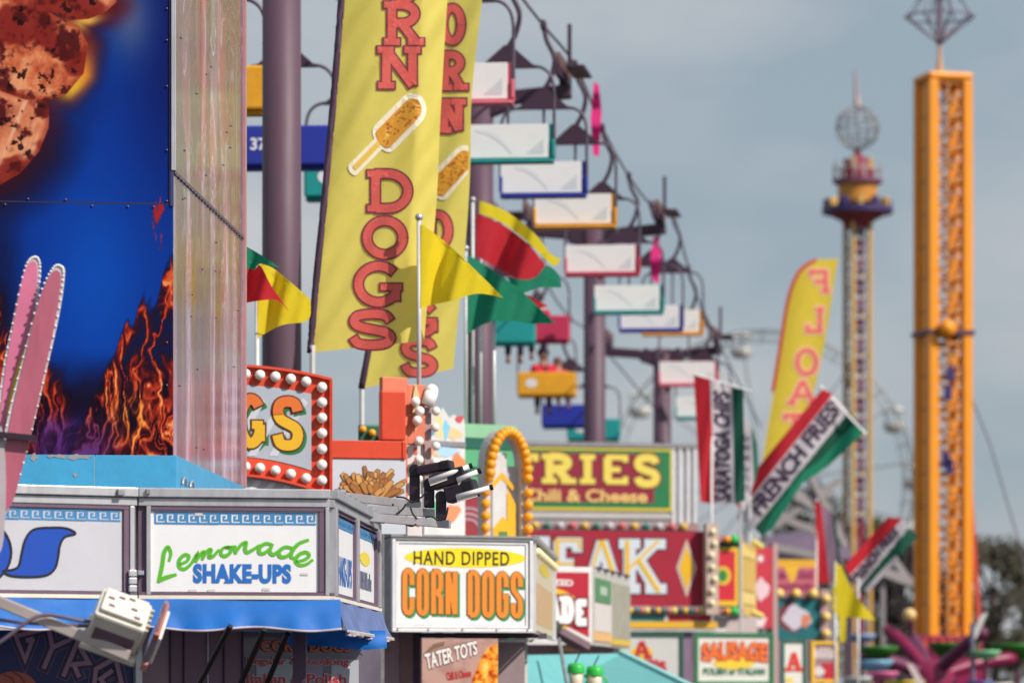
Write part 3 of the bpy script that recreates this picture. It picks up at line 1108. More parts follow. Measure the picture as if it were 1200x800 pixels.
# ------------------------------------------------------------------ lemonade stand
F1 = Face(-60, 33.45, 160, 34.3, 34.4)
F2 = Face(160, 34.3, 385, 34.6, 34.4)
F3 = Face(385, 34.6, 441, 39.7, 34.4)
LS = thing('lemonade_stand', 'concession trailer with white lemonade sign band, greek key border and blue awning', 'food stand', (F2.a.x, F2.a.y + 1.5, 0))
for f, x0, x1 in ((F1, -60, 158), (F2, 162, 385), (F3, 385.2, 441)):
    f.slab('sign_backing', alu_dull, LS, x0, 576, x1, 701, -.3, 0)
    f.slab('top_rail', alu, LS, x0, 572.5, x1, 583, -.34, .09, .006)
    f.slab('upper_frame', alu, LS, x0, 584, x1, 593, 0, .055, .004)
    f.slab('bottom_rail', cream, LS, x0, 697.5, x1, 702, -.05, .06, .003)
    f.slab('lower_trim', mauve, LS, x0, 693.5, x1, 697, 0, .05)
F1.slab('upper_trim', mauve, LS, -60, 593.5, 149, 597.5, 0, .045)
F2.slab('upper_trim', mauve, LS, 176, 593.5, 381, 598, 0, .045)
F1.slab('corner_trim', mauve, LS, 143, 598, 149, 693, 0, .045)
F1.slab('side_post', alu, LS, 149.5, 594, 155, 697, 0, .06, .004)
F1.slab('corner_post', mauve, LS, 155.5, 584, 158, 697, -.1, .02)
F2.slab('corner_post', mauve, LS, 162, 593.5, 170.5, 697, -.1, .015)
F2.slab('side_post', alu, LS, 171, 593.5, 176, 697, 0, .06, .004)
F2.slab('side_trim', mauve, LS, 373.5, 598.5, 380, 693, 0, .045)
F2.slab('side_post', alu, LS, 380.5, 593.5, 385, 697, 0, .06, .004)
for py in (672, 681, 690):
    F1.slab('hinge', alu, LS, 147, py - 3.5, 156, py + 3.5, .06, .09, .004)
F2.slab('latch', alu, LS, 161, 669, 168, 674, .0, .07, .004)
F1.slab('clip', alu_dull, LS, 132, 575, 140, 582, .09, .13, .004)
F2.slab('clip', alu_dull, LS, 170, 574, 175, 580, .09, .12, .004)
p1 = F1.slab('sign_panel', M('shade_toned_signboard', (196, 196, 206), .4, 0, .08, 2), LS, -60, 598, 142.5, 693, 0, .02)  # white board made greyer in colour for its weaker sunlight
p2 = F2.slab('sign_panel', white_board, LS, 176.5, 598.5, 373, 693, 0, .02)
blue_ink = I((34, 110, 196))
key_ink = I((62, 140, 200))
def greek(face, x0, x1, y0, y1, unit, par, off=.024):
    d = Draw(face, off)
    h = y1 - y0
    x = x0
    lw = h * .17
    while x + unit <= x1 + 1:
        q = lambda a, b: (x + a * unit, y1 - b * h)
        d.ribbon([q(0.06, 0), q(.06, .92), q(.86, .92), q(.86, .3), q(.42, .3), q(.42, .62), q(.62, .62)], lw)
        d.ribbon([q(0, .0), q(1.0, .0)], lw)
        x += unit
    return d.build('greek_key_border', key_ink, par)
greek(F1, -58, 141, 599, 611, 13.2, LS)
greek(F2, 181, 371, 600, 613, 12.6, LS)
# blue letter on the left panel
Spts = [(87, 627), (78, 621.5), (62, 620.5), (39, 623), (29, 634), (24.5, 650), (21, 665), (13, 670), (3, 671.5), (10, 676.5), (29, 678), (52, 676), (63, 668), (67, 654), (69, 641), (75, 631)]
Sp = smooth_path([(a, b) for a, b in Spts], 5, True)
Draw(F1, .024).poly(Sp).build('letter_fill', I((0, 70, 178)), LS)
Draw(F1, .028).ribbon(Sp, 2.6, closed=True).build('letter_outline', I((14, 14, 40)), LS)
Oc = [(-30 + 31 * math.cos(a), 650 + 28 * math.sin(a)) for a in [2 * math.pi * k / 40 for k in range(40)]]
Draw(F1, .024).ribbon(Oc, 22, closed=True).build('letter_fill', I((0, 70, 178)), LS)
Draw(F1, .029).ribbon([(-30 + 42 * math.cos(a), 650 + 39 * math.sin(a)) for a in [2 * math.pi * k / 40 for k in range(40)]], 2.6, closed=True).build('letter_outline', I((14, 14, 40)), LS)
# brush script word
scr = Draw(F2, .024)
def brush(pts, w0, w1=None, n=6):
    q = smooth_path(pts, n)
    m = len(q)
    w1 = w1 or w0
    ws = []
    for i in range(m):
        t = i / (m - 1)
        ws.append(1.2 * (w0 + (w1 - w0) * t) * (0.65 + 0.35 * math.sin(math.pi * min(1, max(0, t * .9 + .05)))))
    scr.ribbon(q, ws, ext=.8)
brush([(198, 657), (200, 648), (196.5, 641), (192, 648), (190, 662), (187, 676), (185.5, 682)], 3.6, 4.6)
brush([(185.5, 681), (193, 677), (206, 673)], 4.8, 4)
letter_cut = len(scr.f)
brush([(211, 661), (219, 657), (221, 651.5), (216, 650), (210, 656), (210, 664), (216, 666.5), (224, 660), (229, 651)], 3.8)
brush([(228, 657), (231, 649), (229.5, 658)], 3.8)
brush([(229.5, 657), (236, 648), (239, 647), (237, 655)], 3.8)
brush([(237, 655), (243, 645), (247, 644), (245, 652), (250, 651), (256, 644)], 3.8)
brush([(266, 640), (260, 643), (259, 649), (264, 651), (270, 646), (269, 641), (265, 641), (273, 640)], 3.6)
brush([(275, 639), (276, 648)], 3.8)
brush([(276, 647), (282, 638), (288, 635), (287, 642), (289, 646.5), (295, 644), (304, 638)], 3.8)
brush([(318, 637), (311, 636), (304, 641), (304, 647), (310, 647), (318, 640)], 3.8)
brush([(319, 637), (316, 645), (320, 649), (327, 644)], 3.8)
brush([(342, 641), (334, 640), (327, 645), (328, 651), (335, 651), (343, 645)], 3.8)
brush([(361, 631.5), (350, 636), (342, 645), (341, 652), (347, 653)], 4.0)
brush([(347, 657), (356, 655), (362, 650), (358, 646), (350, 649), (346, 656), (350, 661), (358, 660.5), (366, 655)], 3.8)
scr.cuts = [0, letter_cut]
scr.build('script_lettering', I((92, 186, 40)), LS)
d = Draw(F2, .025)
d.text('SHAKE-UPS', boxf(226, 660, 341, 683), .055, .055, space=1.08)
d.poly([(262, 683), (266, 674), (270, 683)], .0247)
d.build('block_lettering', blue_ink, LS)
for (x, y) in ((221, 692), (307, 690), (243, 692), (228, 603), (352, 672)):
    Draw(F2, .0275).rect(x, y - 2, x + 9, y + 1).build('tape_patch', I((214, 206, 208)), LS)
# foreshortened side of the band
side_panels = [(391, 411, 'a'), (415, 436, 'b')]
for x0, x1, k in side_panels:
    F3.slab('sign_panel', white_board, LS, x0, 600, x1, 692, 0, .02)
    mb = MB()
    F3.frame(mb, x0 - 1.6, 597, x1 + 1.2, 694, 1.2, 0, .05)
    mb.build('panel_frame', mauve, LS)
for x in (386.5, 412.5, 438.5):
    F3.slab('side_post', alu, LS, x - .9, 593.5, x + .9, 697, 0, .07, .004)
greek(F3, 391.5, 410.6, 601, 612, 1.9, LS)
greek(F3, 415.5, 435.6, 601, 612, 2.0, LS)
d = Draw(F3, .024)
d.text('SHAKE-UPS', boxf(392, 646, 409.5, 682), .03, .03)
d.build('block_lettering', blue_ink, LS)
Draw(F3, .024).ellipse(425, 638, 6, 9).build('yellow_mark', I((236, 214, 60)), LS)
blocks(F3, 417, 655, 433, 678, 5, .0245, I((40, 60, 120)), LS, .8)
for k in range(9):
    u = .35 + k * .56
    MB().box(F3.w(u, F3.z(573), .05), (.05, .07, .06)).build('roof_clip', alu_dull, LS)
# roof, walls and counter
top = F2.z(576)
rb = MB()
plan = [F1.w(0, top, -.02), F1.w(F1.len, top, -.02), F2.w(F2.len, top, -.02), F3.w(F3.len, top, -.02), F3.w(F3.len, top, -.02) + Vector((-5.0, .3, 0)), F1.w(0, top, 0) + Vector((-1.2, 5.5, 0))]
n = len(plan)
rb.add(plan + [p - Vector((0, 0, .06)) for p in plan], [tuple(range(n)), tuple(range(2 * n - 1, n - 1, -1))] + [(i, i + n, (i + 1) % n + n, (i + 1) % n) for i in range(n)])
rb.build('roof', alu_dull, LS)

def awning(face, u0, u1, ztop, drop, flare, mat, parent, name, ph=0.0, trim=True, n=60):
    mb = MB()
    rows = 7
    vs = []
    for j in range(rows + 1):
        t = j / rows
        for i in range(n + 1):
            u = u0 + (u1 - u0) * i / n
            wv = .022 * math.sin(u * 9.0 + ph) + .014 * math.sin(u * 21 + ph * 2)
            sag = .018 * math.sin(u * 6.3 + ph) * t
            p = face.w(u, ztop - drop * t + sag, .05 + flare * t + wv * t * t + .01 * math.sin(t * 5 + u * 4))
            vs.append(p)
    fs = [(j * (n + 1) + i, (j + 1) * (n + 1) + i, (j + 1) * (n + 1) + i + 1, j * (n + 1) + i + 1) for j in range(rows) for i in range(n)]
    o = mb.add(vs, fs).build(name, mat, parent, True)
    if trim:
        MB().tube(vs[rows * (n + 1):], .012, 6).build('awning_trim', M('awning_trim_grey', (190, 178, 190), .6), parent, True)
    return o
za = F2.z(701.5)
awning(F1, 0, F1.len + .0, za, .27, .12, blue_vinyl, LS, 'awning')
awning(F2, 0, F2.len + .1, za, .27, .12, blue_vinyl, LS, 'awning', 1.3)
awning(F3, .02, F3.len, za, .30, .1, blue_faded, LS, 'awning', .6, n=90)
for k in range(46):
    u = .1 + k * .109
    MB().tube([F3.w(u, za - .275, .18), F3.w(u + .03, za - .30, .19)], .006, 5).build('lacing', cream, LS)
FB = Face(150, 36.2, 450, 37.4, 36.2)
awning(FB, 1.0, FB.len, FB.z(736), .17, .0, blue_vinyl, LS, 'inner_awning', 2.2, False)
MB().bar(F2.w(.9, za - .2, -.5), F3.w(1.5, za - .2, -.4), .12, .05).build('awning_beam', salmon, LS)
MB().bar(F2.w(.6, za - .24, -.8), F3.w(2.6, za - .24, -.5), .1, .05).build('awning_beam', alu_dull, LS)
for (xa, ya, xb, yb, D) in ((270, 733, 228, 812, 34.2), (310, 737, 277, 812, 34.3), (337, 742, 308, 812, 34.6)):
    MB().tube([P(xa, ya, D), P(xb, yb, D + .5)], .026, 8).build('awning_strut', black, LS)
# serving side below the awning
GB = Face(-60, 34.3, 160, 34.9, 34.6)
GB.slab('gyro_board', I((12, 22, 84)), LS, -60, 738, 156, 850, -.05, 0)
gy_o = Draw(GB, .004); gy_d = Draw(GB, .008); gy_l = Draw(GB, .013)
G_ = [[(47, 741), (17, 746), (28, 776), (40, 749), (33, 750), (29, 757)],
      [(57, 737), (62, 758), (54, 784)], ], 
strokes = [[(46, 738), (18, 745), (29, 773), (38, 748)], [(38, 748), (31, 750)],
           [(57, 737), (61, 758), (51, 782)], [(61, 758), (83, 748)],
           [(74, 791), (90, 752), (104, 776), (82, 778)], [(86, 778), (92, 792)],
           [(110, 802), (112, 783), (135, 770), (142, 800), (126, 806), (117, 795), (131, 785)]]
for q in strokes:
    gy_o.ribbon(q, 15, ext=5)
    gy_d.ribbon(q, 12.5, ext=4)
    gy_l.ribbon(q, 5.2, ext=1)
gy_o.build('letter_glow', I((104, 70, 124)), LS)
gy_d.build('letter_shadow', I((16, 12, 48)), LS)
gy_l.build('gyro_lettering', I((150, 108, 132)), LS)
Draw(GB, .006).ellipse(16, 806, 27, 20).build('food_picture', I((168, 78, 60)), LS)
Draw(GB, .009).ribbon([(14, 786), (24, 792), (30, 802)], 2.2).ribbon([(4, 790), (14, 794), (18, 804)], 2).build('food_picture_lines', I((116, 34, 30)), LS)
GB.slab('corner_post', alu, LS, 157, 736, 165, 850, -.1, .06, .006)
DP = Face(165, 35.6, 290, 36.0, 35.8)
panel_m = M('mauve_wall_panel', (136, 108, 130), .45, .1, .18, 1.5, streak=.3)
panel_w = M('pinkish_wall_panel', (166, 140, 154), .45, .1, .18, 1.5, streak=.3)
xs = [165, 199, 215, 243, 262, 284]
for k in range(len(xs) - 1):
    DP.slab('wall_panel', panel_w if k in (0,) else panel_m, LS, xs[k] + .8, 732, xs[k + 1] - .8, 850, -.05, .0)
for x in xs[1:]:
    DP.slab('panel_joint', (alu if x in (243,) else M('joint_dark', (70, 48, 74), .5)), LS, x - .7, 732, x + .7, 850, -.05, .02)
MN = Face(284, 36.4, 446, 38.0, 37.2)
MN.slab('menu_window', M('menu_glass', (104, 96, 112), .12, 0, .4, 1.2), LS, 284, 742, 446, 850, -.04, 0)
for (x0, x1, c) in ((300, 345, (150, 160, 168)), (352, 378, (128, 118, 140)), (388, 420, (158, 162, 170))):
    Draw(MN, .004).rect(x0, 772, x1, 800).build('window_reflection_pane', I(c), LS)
mr = I((168, 34, 46)); mo_ = I((210, 92, 40)); mw = I((196, 176, 188))
for s, b, m1, m2 in (('CORN DOGS', (305, 750.5, 410, 763), mo_, I((116, 22, 40))), ('Regular & Footlong', (288, 770, 408, 781), mr, mw), ('Italian & Polish', (288, 789, 405, 801), mr, mw)):
    Draw(MN, .007).text(s, boxf(*b), .07, .02).build('menu_lettering_edge', m2, LS)
    Draw(MN, .012).text(s, boxf(*b), .02, .02).build('menu_lettering', m1, LS)
low = MB()
for f, a, b in ((GB, -60, 160), (DP, 165, 290), (MN, 284, 446)):
    u0, u1 = f.u(a), f.u(b)
    q = [(u0, 0.02), (u1, 0.02), (u1, f.z(852)), (u0, f.z(852))]
    mb = MB().hexa([f.w(x, z, 0) for x, z in q], [f.w(x, z, -.06) for x, z in q])
    mb.build('lower_wall', panel_w, LS)
for k in range(2):
    q = F3.w(F3.len - .2 - k * .001, 0, -.4 - k * 4.0)
    MB().bar((q.x, q.y, 0.02), (q.x, q.y, top - .1), .14).build('rear_post', alu_dull, LS)
MB().bar((F2.w(F2.len, 0, -.5).x - .2, F2.w(F2.len, 0, -.5).y, .02), (F2.w(F2.len, 0, -.5).x - .2, F2.w(F2.len, 0, -.5).y, top - .1), .12).build('front_post', mauve_dk, LS)

# ------------------------------------------------------------------ flame picture tower on the roof
FT = thing('flame_sign', 'tall roof sign printed with grilled meat and flames on blue, with a glossy wrapped side carrying painted reflections', 'sign', (F2.a.x - 1, 37, top))
B1 = Face(-70, 35.75, 207, 36.0, 36.0)
B2 = Face(207, 36.0, 287, 41.55, 36.0)
A1 = Face(-70, 35.85, 203, 36.12, 36.0)
A2 = Face(203, 36.12, 285, 41.6, 36.0)
B1.slab('base_board', sky_blue, FT, -70, 533.5, 111, 587, -.08, .0, .004)
B1.slab('base_board', sky_blue, FT, 111.7, 533.5, 207, 587, -.08, .0, .004)
B2.slab('base_board', sky_blue, FT, 207.6, 533.5, 287, 587, -.08, .0, .004)
for x in (214, 223):
    q = [B2(x + 3 * math.cos(a) * .8, 566 + 9 * math.sin(a), .02) for a in [math.pi * (1.0 + k / 10) for k in range(11)]]
    MB().tube(q, .013, 6).build('hook', alu, FT, True)
chip = M('bare_metal_chip', (150, 146, 150), .6)
cd = Draw(B1, .004)
for (x, y, rx, ry) in ((26, 536, 5, 3.4), (40, 536.5, 4.5, 4), (72, 535.5, 7, 2.4), (88, 536, 9, 3), (100, 536, 7, 2.2), (88, 557, 2.6, 2.2), (60, 535, 5, 1.6)):
    k0 = random.random() * 6
    cd.poly([(x + rx * (1 + .3 * math.sin(3 * a + k0)) * math.cos(a), y + ry * (1 + .3 * math.sin(4 * a + k0)) * math.sin(a)) for a in [2 * math.pi * k / 18 for k in range(18)]])
cd.build('paint_chips', chip, FT)

MEAT1 = [(-80, -90), (150, -90), (136, 2), (124, 13), (104, 22), (82, 24), (60, 14), (40, 6), (-80, 10)]
MEAT2 = [(-80, 0), (30, -5), (66, 20), (92, 30), (103, 52), (98, 86), (78, 110), (60, 117), (30, 118), (0, 108), (-80, 100)]
MEAT3 = [(-80, 95), (0, 104), (30, 112), (58, 120), (57, 150), (46, 178), (24, 204), (0, 218), (-80, 240)]
def flame_paint(X, Y):
    n = fbm(X / 60 + 3, Y / 90)
    c = np.zeros(X.shape + (3,)) + np.array((4, 62, 158.))
    c = mixc(c, (14, 30, 104), sstep(330, 60, Y) * sstep(110, 215, X) * .95)
    c = mixc(c, (8, 90, 196), np.exp(-((X - 110) / 55) ** 2 - ((Y - 330) / 110) ** 2) * .8)
    c = mixc(c, (108, 116, 150), np.exp(-((X - 152) / 26) ** 2 - ((Y - 18) / 48) ** 2) * .75)
    c = mixc(c, (16, 24, 80), sstep(135, 105, X) * sstep(-30, 60, Y) * sstep(130, 60, Y) * .5)
    c = mixc(c, (22, 12, 44), sstep(405, 470, Y + 30 * (n - .5)) * .97)
    c = mixc(c, (24, 14, 40), sstep(40, 0, X) * sstep(220, 300, Y) * .6)
    # dark red halo round the meat
    d = np.minimum(np.minimum(polysd(X, Y, MEAT1), polysd(X, Y, MEAT2)), polysd(X, Y, MEAT3))
    halo = sstep(34, 0, d) * (.65 + .5 * (n - .5)) * sstep(0, 40, Y + 30)
    c = mixc(c, (104, 22, 26), np.clip(halo * 1.2, 0, .95))
    c = mixc(c, (36, 12, 34), sstep(66, 18, d) * sstep(80, 200, Y) * .6)
    c = mixc(c, (236, 150, 60), sstep(24, 0, d) * np.exp(-((X - 98) / 22) ** 2 - ((Y - 92) / 34) ** 2))
    c = mixc(c, (246, 214, 60), sstep(13, 0, d) * np.exp(-((X - 92) / 18) ** 2 - ((Y - 108) / 16) ** 2))
    c = mixc(c, (250, 206, 90), sstep(14, 0, d) * np.exp(-((X - 104) / 22) ** 2 - ((Y - 26) / 10) ** 2))
    for k, poly in enumerate((MEAT3, MEAT1, MEAT2)):
        sd_ = polysd(X, Y, poly)
        m = sstep(.8, -.8, sd_)
        a = fbm(X / 24 + 9 * k, Y / 24)
        b = fbm(X / 9 + 31 * k, Y / 11)
        base = ramp(a * .75 + b * .25, [(.25, (150, 62, 44)), (.42, (214, 118, 78)), (.55, (238, 160, 112)), (.75, (248, 196, 150))])
        if k == 0:
            base = base * .5 + np.array((232, 160, 120)) * .5
            st = fbm((X + Y * .4) / 7, Y / 60)
            base = mixc(base, (250, 214, 180), sstep(.55, .7, st) * .6)
        ch0 = sstep(.44, .62, fbm(X / 46 + 15 + 5 * k, Y / 40 + 13, 4))
        base = mixc(base, (136, 40, 36), ch0 * .88)
        ch = sstep(.5, .62, fbm(X / 26 + 40 + 5 * k, Y / 22 + 3) * .7 + b * .3)
        base = mixc(base, (84, 22, 26), ch * .92)
        ch2 = sstep(.63, .7, fbm(X / 12 + 70, Y / 12 + 8))
        base = mixc(base, (34, 10, 16), ch2 * .85)
        edge = sstep(-9, -1, sd_)
        base = mixc(base, (150, 50, 34), edge * .55)
        c = c * (1 - m[..., None]) + base * m[..., None]
    # flames
    wx = X + 20 * (fbm(X / 40 + 5, Y / 46, 2) - .5) * 2 + 6 * (fbm(X / 13, Y / 20 + 9, 2) - .5) * 2
    wy = Y + 16 * (fbm(X / 34 + 50, Y / 40, 2) - .5) * 2
    body = sstep(.36, .68, fbm(wx / 22 + 11, wy / 48, 2))
    fine_x = wx + 4 * (fbm(X / 6 + 21, Y / 10, 2) - .5) * 2
    r1 = 1 - np.abs(2 * fbm(fine_x / 13, wy / 44, 2) - 1)
    r2 = 1 - np.abs(2 * fbm(fine_x / 7 + 40, wy / 34, 2) - 1)
    r3 = 1 - np.abs(2 * fbm((wx + .4 * wy) / 5 + 80, wy / 26, 2) - 1)
    body = sstep(.4, .66, fbm(wx / 20 + 11, wy / 40, 3))
    rid = np.clip(.6 * r1 ** 6 + .45 * r2 ** 6 * (.35 + .65 * body) + .3 * r3 ** 7 * body + .16 * body * r1 ** 2, 0, 1)
    def fire(mask, k=1.0):
        v = np.clip(rid * mask * k, 0, 1)
        return ramp(v, [(0, (22, 6, 22)), (.25, (70, 14, 24)), (.5, (158, 46, 34)), (.78, (226, 100, 52)), (1, (250, 172, 100))]), np.clip(mask * (rid * 1.7 + .6), 0, 1)
    topy = np.interp(X, [96, 112, 128, 150, 172, 188, 203, 230], [520, 470, 428, 388, 352, 330, 300, 280]) + 90 * (fbm(X / 11 + 3 + Y / 60, Y / 50, 2) - .5)
    m1 = sstep(-4, 16, Y - topy)
    f, a = fire(m1, 1.25)
    hot = np.exp(-((X - 150) / 22) ** 2 - ((Y - 485) / 30) ** 2) * m1
    f = mixc(f, (255, 176, 70), np.clip(hot * rid * 1.3, 0, 1))
    c = c * (1 - a[..., None]) + f * a[..., None]
    m2 = sstep(0, 40, Y - (400 + np.abs(X - 45) * .9 + 40 * (fbm(X / 12, Y / 30 + 7) - .5))) * sstep(95, 70, X) * .85
    f, a = fire(m2, .85)
    c = c * (1 - a[..., None]) + f * a[..., None]
    m3 = sstep(22, -4, X) * sstep(320, 360, Y)
    f, a = fire(m3, 1.3)
    c = c * (1 - a[..., None]) + f * a[..., None]
    m4 = np.exp(-((X - 186) / 13) ** 2 - ((Y - 262) / 42) ** 2)
    v = sstep(.45, .8, rid * m4 * 1.5)
    c = mixc(c, (176, 44, 44), v)
    pm = sstep(470, 520, Y) * sstep(30, 55, X) * sstep(150, 110, X)
    c = mixc(c, (98, 66, 168), np.clip(pm * rid * 1.3, 0, .8))
    c = mixc(c, (40, 20, 78), pm * .25)
    return np.clip(c * np.array((.9, .88, .9)) * 1.06 - 10, 0, 255)
printed('picture_panel', A1, -70, -190, 203, 236.6, 274, 428, flame_paint, vprint, FT, 0.0)
printed('picture_panel', A1, -70, 238.0, 203, 533, 274, 296, flame_paint, vprint, FT, 0.004)
A1.slab('panel_backing', mauve_dk, FT, -70, -190, 203, 533, -.12, -.012)
A1.slab('seam_strip', M('seam_dark', (34, 26, 58), .5), FT, -70, 236.4, 203, 238.2, -.01, .004)
A1.slab('seam_strip', I((44, 40, 84)), FT, 198.2, -190, 199.8, 237, 0, .012)
A1.slab('edge_trim', alu, FT, 200.6, -190, 206, 198, -.05, .03, .004)
A1.slab('edge_trim', I((52, 60, 110)), FT, 199.5, 198, 203.5, 240, -.04, .018, .003)
rivet = MB().ball((0, 0, 0), .010, 8, 5)
rv = rivet.build('rivet', M('rivet_dull', (120, 108, 116), .45, .4), FT, True, 0, True)
rv.location = Vector(A1(195.5, 45, .012)) - Vector(FT.location)
def rivet_at(p):
    c = rv.copy()
    COL.objects.link(c)
    c.parent = FT
    c.location = Vector(p) - Vector(FT.location)
for y in (-30, 8, 99, 174, 234, 400, 450, 500):
    rivet_at(A1(195.5, y, .012))
for x in (6, 77, 150, 33, 108, 180):
    rivet_at(A1(x, 234 if x % 2 else 241, .012))
def wrap_reflection_paint(X, Y):  # wrap colours with stretched reflections painted in as streaks and rings
    U = np.interp(X, np.linspace(203, 285, 200), [A2.u(x) for x in np.linspace(203, 285, 200)]) / A2.len
    wv = vnoise(U * 5 + 2, Y / 150) - .5
    n = .68 * vnoise(U * 9 + .5 * wv, Y / 190 + .8 * wv) + .32 * vnoise(U * 21 + 40 + wv, Y / 260 + 8)
    n2 = fbm(U * 34 + 7, Y / 150, 4)
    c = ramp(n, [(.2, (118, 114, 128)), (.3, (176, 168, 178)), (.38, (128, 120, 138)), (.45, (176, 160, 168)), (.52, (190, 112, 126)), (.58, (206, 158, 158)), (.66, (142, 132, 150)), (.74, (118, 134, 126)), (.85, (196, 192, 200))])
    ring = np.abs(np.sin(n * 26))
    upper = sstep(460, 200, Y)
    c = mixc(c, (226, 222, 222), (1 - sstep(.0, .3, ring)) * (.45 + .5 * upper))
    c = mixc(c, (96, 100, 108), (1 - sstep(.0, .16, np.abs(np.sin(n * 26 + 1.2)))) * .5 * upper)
    lowr = sstep(230, 430, Y)
    c = mixc(c, (160, 146, 154), lowr * .4)
    c = mixc(c, (228, 216, 212), sstep(.52, .66, n2) * lowr * .75)
    c = mixc(c, (166, 92, 80), sstep(.58, .7, fbm(U * 40 + 90, Y / 110)) * lowr * .6)
    c = mixc(c, (206, 176, 50), sstep(.64, .7, fbm(U * 30 + 130, Y / 110)) * np.exp(-((Y - 320) / 70) ** 2) * .9)
    c = mixc(c, (188, 52, 82), np.exp(-((U - .36) / .05) ** 2) * sstep(130, 40, Y) * .6)
    c = mixc(c, (132, 126, 142), np.exp(-((U - .06) / .06) ** 2) * .6)
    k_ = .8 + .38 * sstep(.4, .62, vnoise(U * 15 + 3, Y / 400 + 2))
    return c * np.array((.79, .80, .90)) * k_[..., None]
printed('wrapped_side', A2, 203, -190, 285, 533, 110, 380, wrap_reflection_paint, vgloss, FT, 0.0)
A2.slab('side_backing', alu_dull, FT, 203.3, -190, 285, 533, -.1, -.012)
s0 = A2.u(205)
MB().bar(A2.w(.02, A2.z(199), .006), A2.w(A2.len, A2.z(199) + .02, .006), .02, .03).build('side_seam', I((92, 78, 88)), FT)
for k in range(26):
    rivet_at(A2.w(.15 + k * .215, A2.z(201.5), .012))
for k in range(24):
    rivet_at(A2.w(random.uniform(.2, A2.len - .2), A2.z(random.uniform(0, 520)), .006))
A2.slab('corner_edge', M('edge_pink', (188, 140, 142), .4), FT, 284.3, -190, 286, 533, -.1, .03)
bk = MB()
q0, q1 = A1.w(0, 0, -.15), A2.w(A2.len, 0, -.15)
bk.bar((q0.x, q0.y + 5, top), (q0.x, q0.y + 5, A1.z(-190)), .2)
bk.build('rear_post', alu_dull, FT)

# ------------------------------------------------------------------ floodlight on its arm
def floodlight():
    D = 30.5
    ppm = F / D
    c = P(141, 732, D)
    base = P(-70, 810, D)
    t = thing('floodlight', 'white boxy floodlight with rusty glass edge on a tilted grey arm', 'floodlight', (base.x, D, 0))
    R = Matrix.Rotation(math.radians(27), 3, 'Y') @ Matrix.Rotation(math.radians(42), 3, 'X') @ Matrix.Rotation(math.radians(10), 3, 'Z')
    off = lambda x, y, z: c + R @ Vector((x, y, z))
    wm = M('floodlight_white', (226, 220, 208), .45, 0, .2, 8)
    MB().box(off(-.02, 0, .03), (.42, .32, .3), R).build('housing', wm, t, bevel=.025)
    MB().box(off(-.02, 0, .2), (.36, .26, .05), R).build('housing_lid', wm, t, bevel=.015)
    MB().box(off(-.02, -.152, -.02), (.33, .03, .13), R).build('vent_recess', M('vent_mauve', (120, 94, 112), .5), t)
    MB().box(off(-.02, -.03, -.16), (.46, .36, .06), R).build('housing_foot', wm, t, bevel=.012)
    for (x, y) in ((-.12, -.06), (.06, -.02), (.1, -.1), (-.06, .06), (.02, .08), (-.14, .02)):
        MB().box(off(x, y, .228), (.05, .02, .012), R).build('vent_slot', M('vent_mauve', (120, 94, 112), .5), t)
    for k in range(5):
        MB().box(off(.2, -.12 + .06 * k, .04), (.03, .012, .24), R).build('cooling_fin', wm, t)
    MB().box(off(.28, 0, .03), (.04, .4, .42), R).build('glass_plate', M('flood_glass', (150, 128, 146), .15, 0, .2), t, bevel=.01)
    MB().box(off(.285, -.02, .2), (.05, .38, .08), R).build('glass_rim', M('rust_red', (188, 110, 92), .5), t, bevel=.01)
    MB().box(off(.285, -.02, -.15), (.05, .38, .09), R).build('glass_rim', M('rust_pale', (206, 148, 128), .5), t, bevel=.01)
    MB().box(off(.32, 0, .02), (.03, .34, .3), R).build('reflector', white_paint, t, bevel=.01)
    MB().bar(P(-70, 676, D), P(152, 768, D - .05), .1, .09).build('arm', M('arm_beige', (190, 176, 172), .45, .2, .2), t, bevel=.01)
    MB().bar(P(-70, 676, D), P(-70, 810 + 1.68 * ppm, D), .1).build('post', alu_dull, t)
    wire = M('grey_cable', (104, 90, 108), .6)
    MB().tube(smooth_path([P(-60, 790, D - .1), P(0, 752, D - .15), P(34, 727, D - .15), P(55, 720, D - .12), P(90, 726, D - .1), P(112, 729, D)], 6), .017, 6).build('power_cable', wire, t, True)
    MB().tube(smooth_path([P(-60, 722, D), P(0, 726, D), P(25, 729, D - .1), P(60, 731, D), P(108, 733, D)], 6), .016, 6).build('power_cable', wire, t, True)
floodlight()

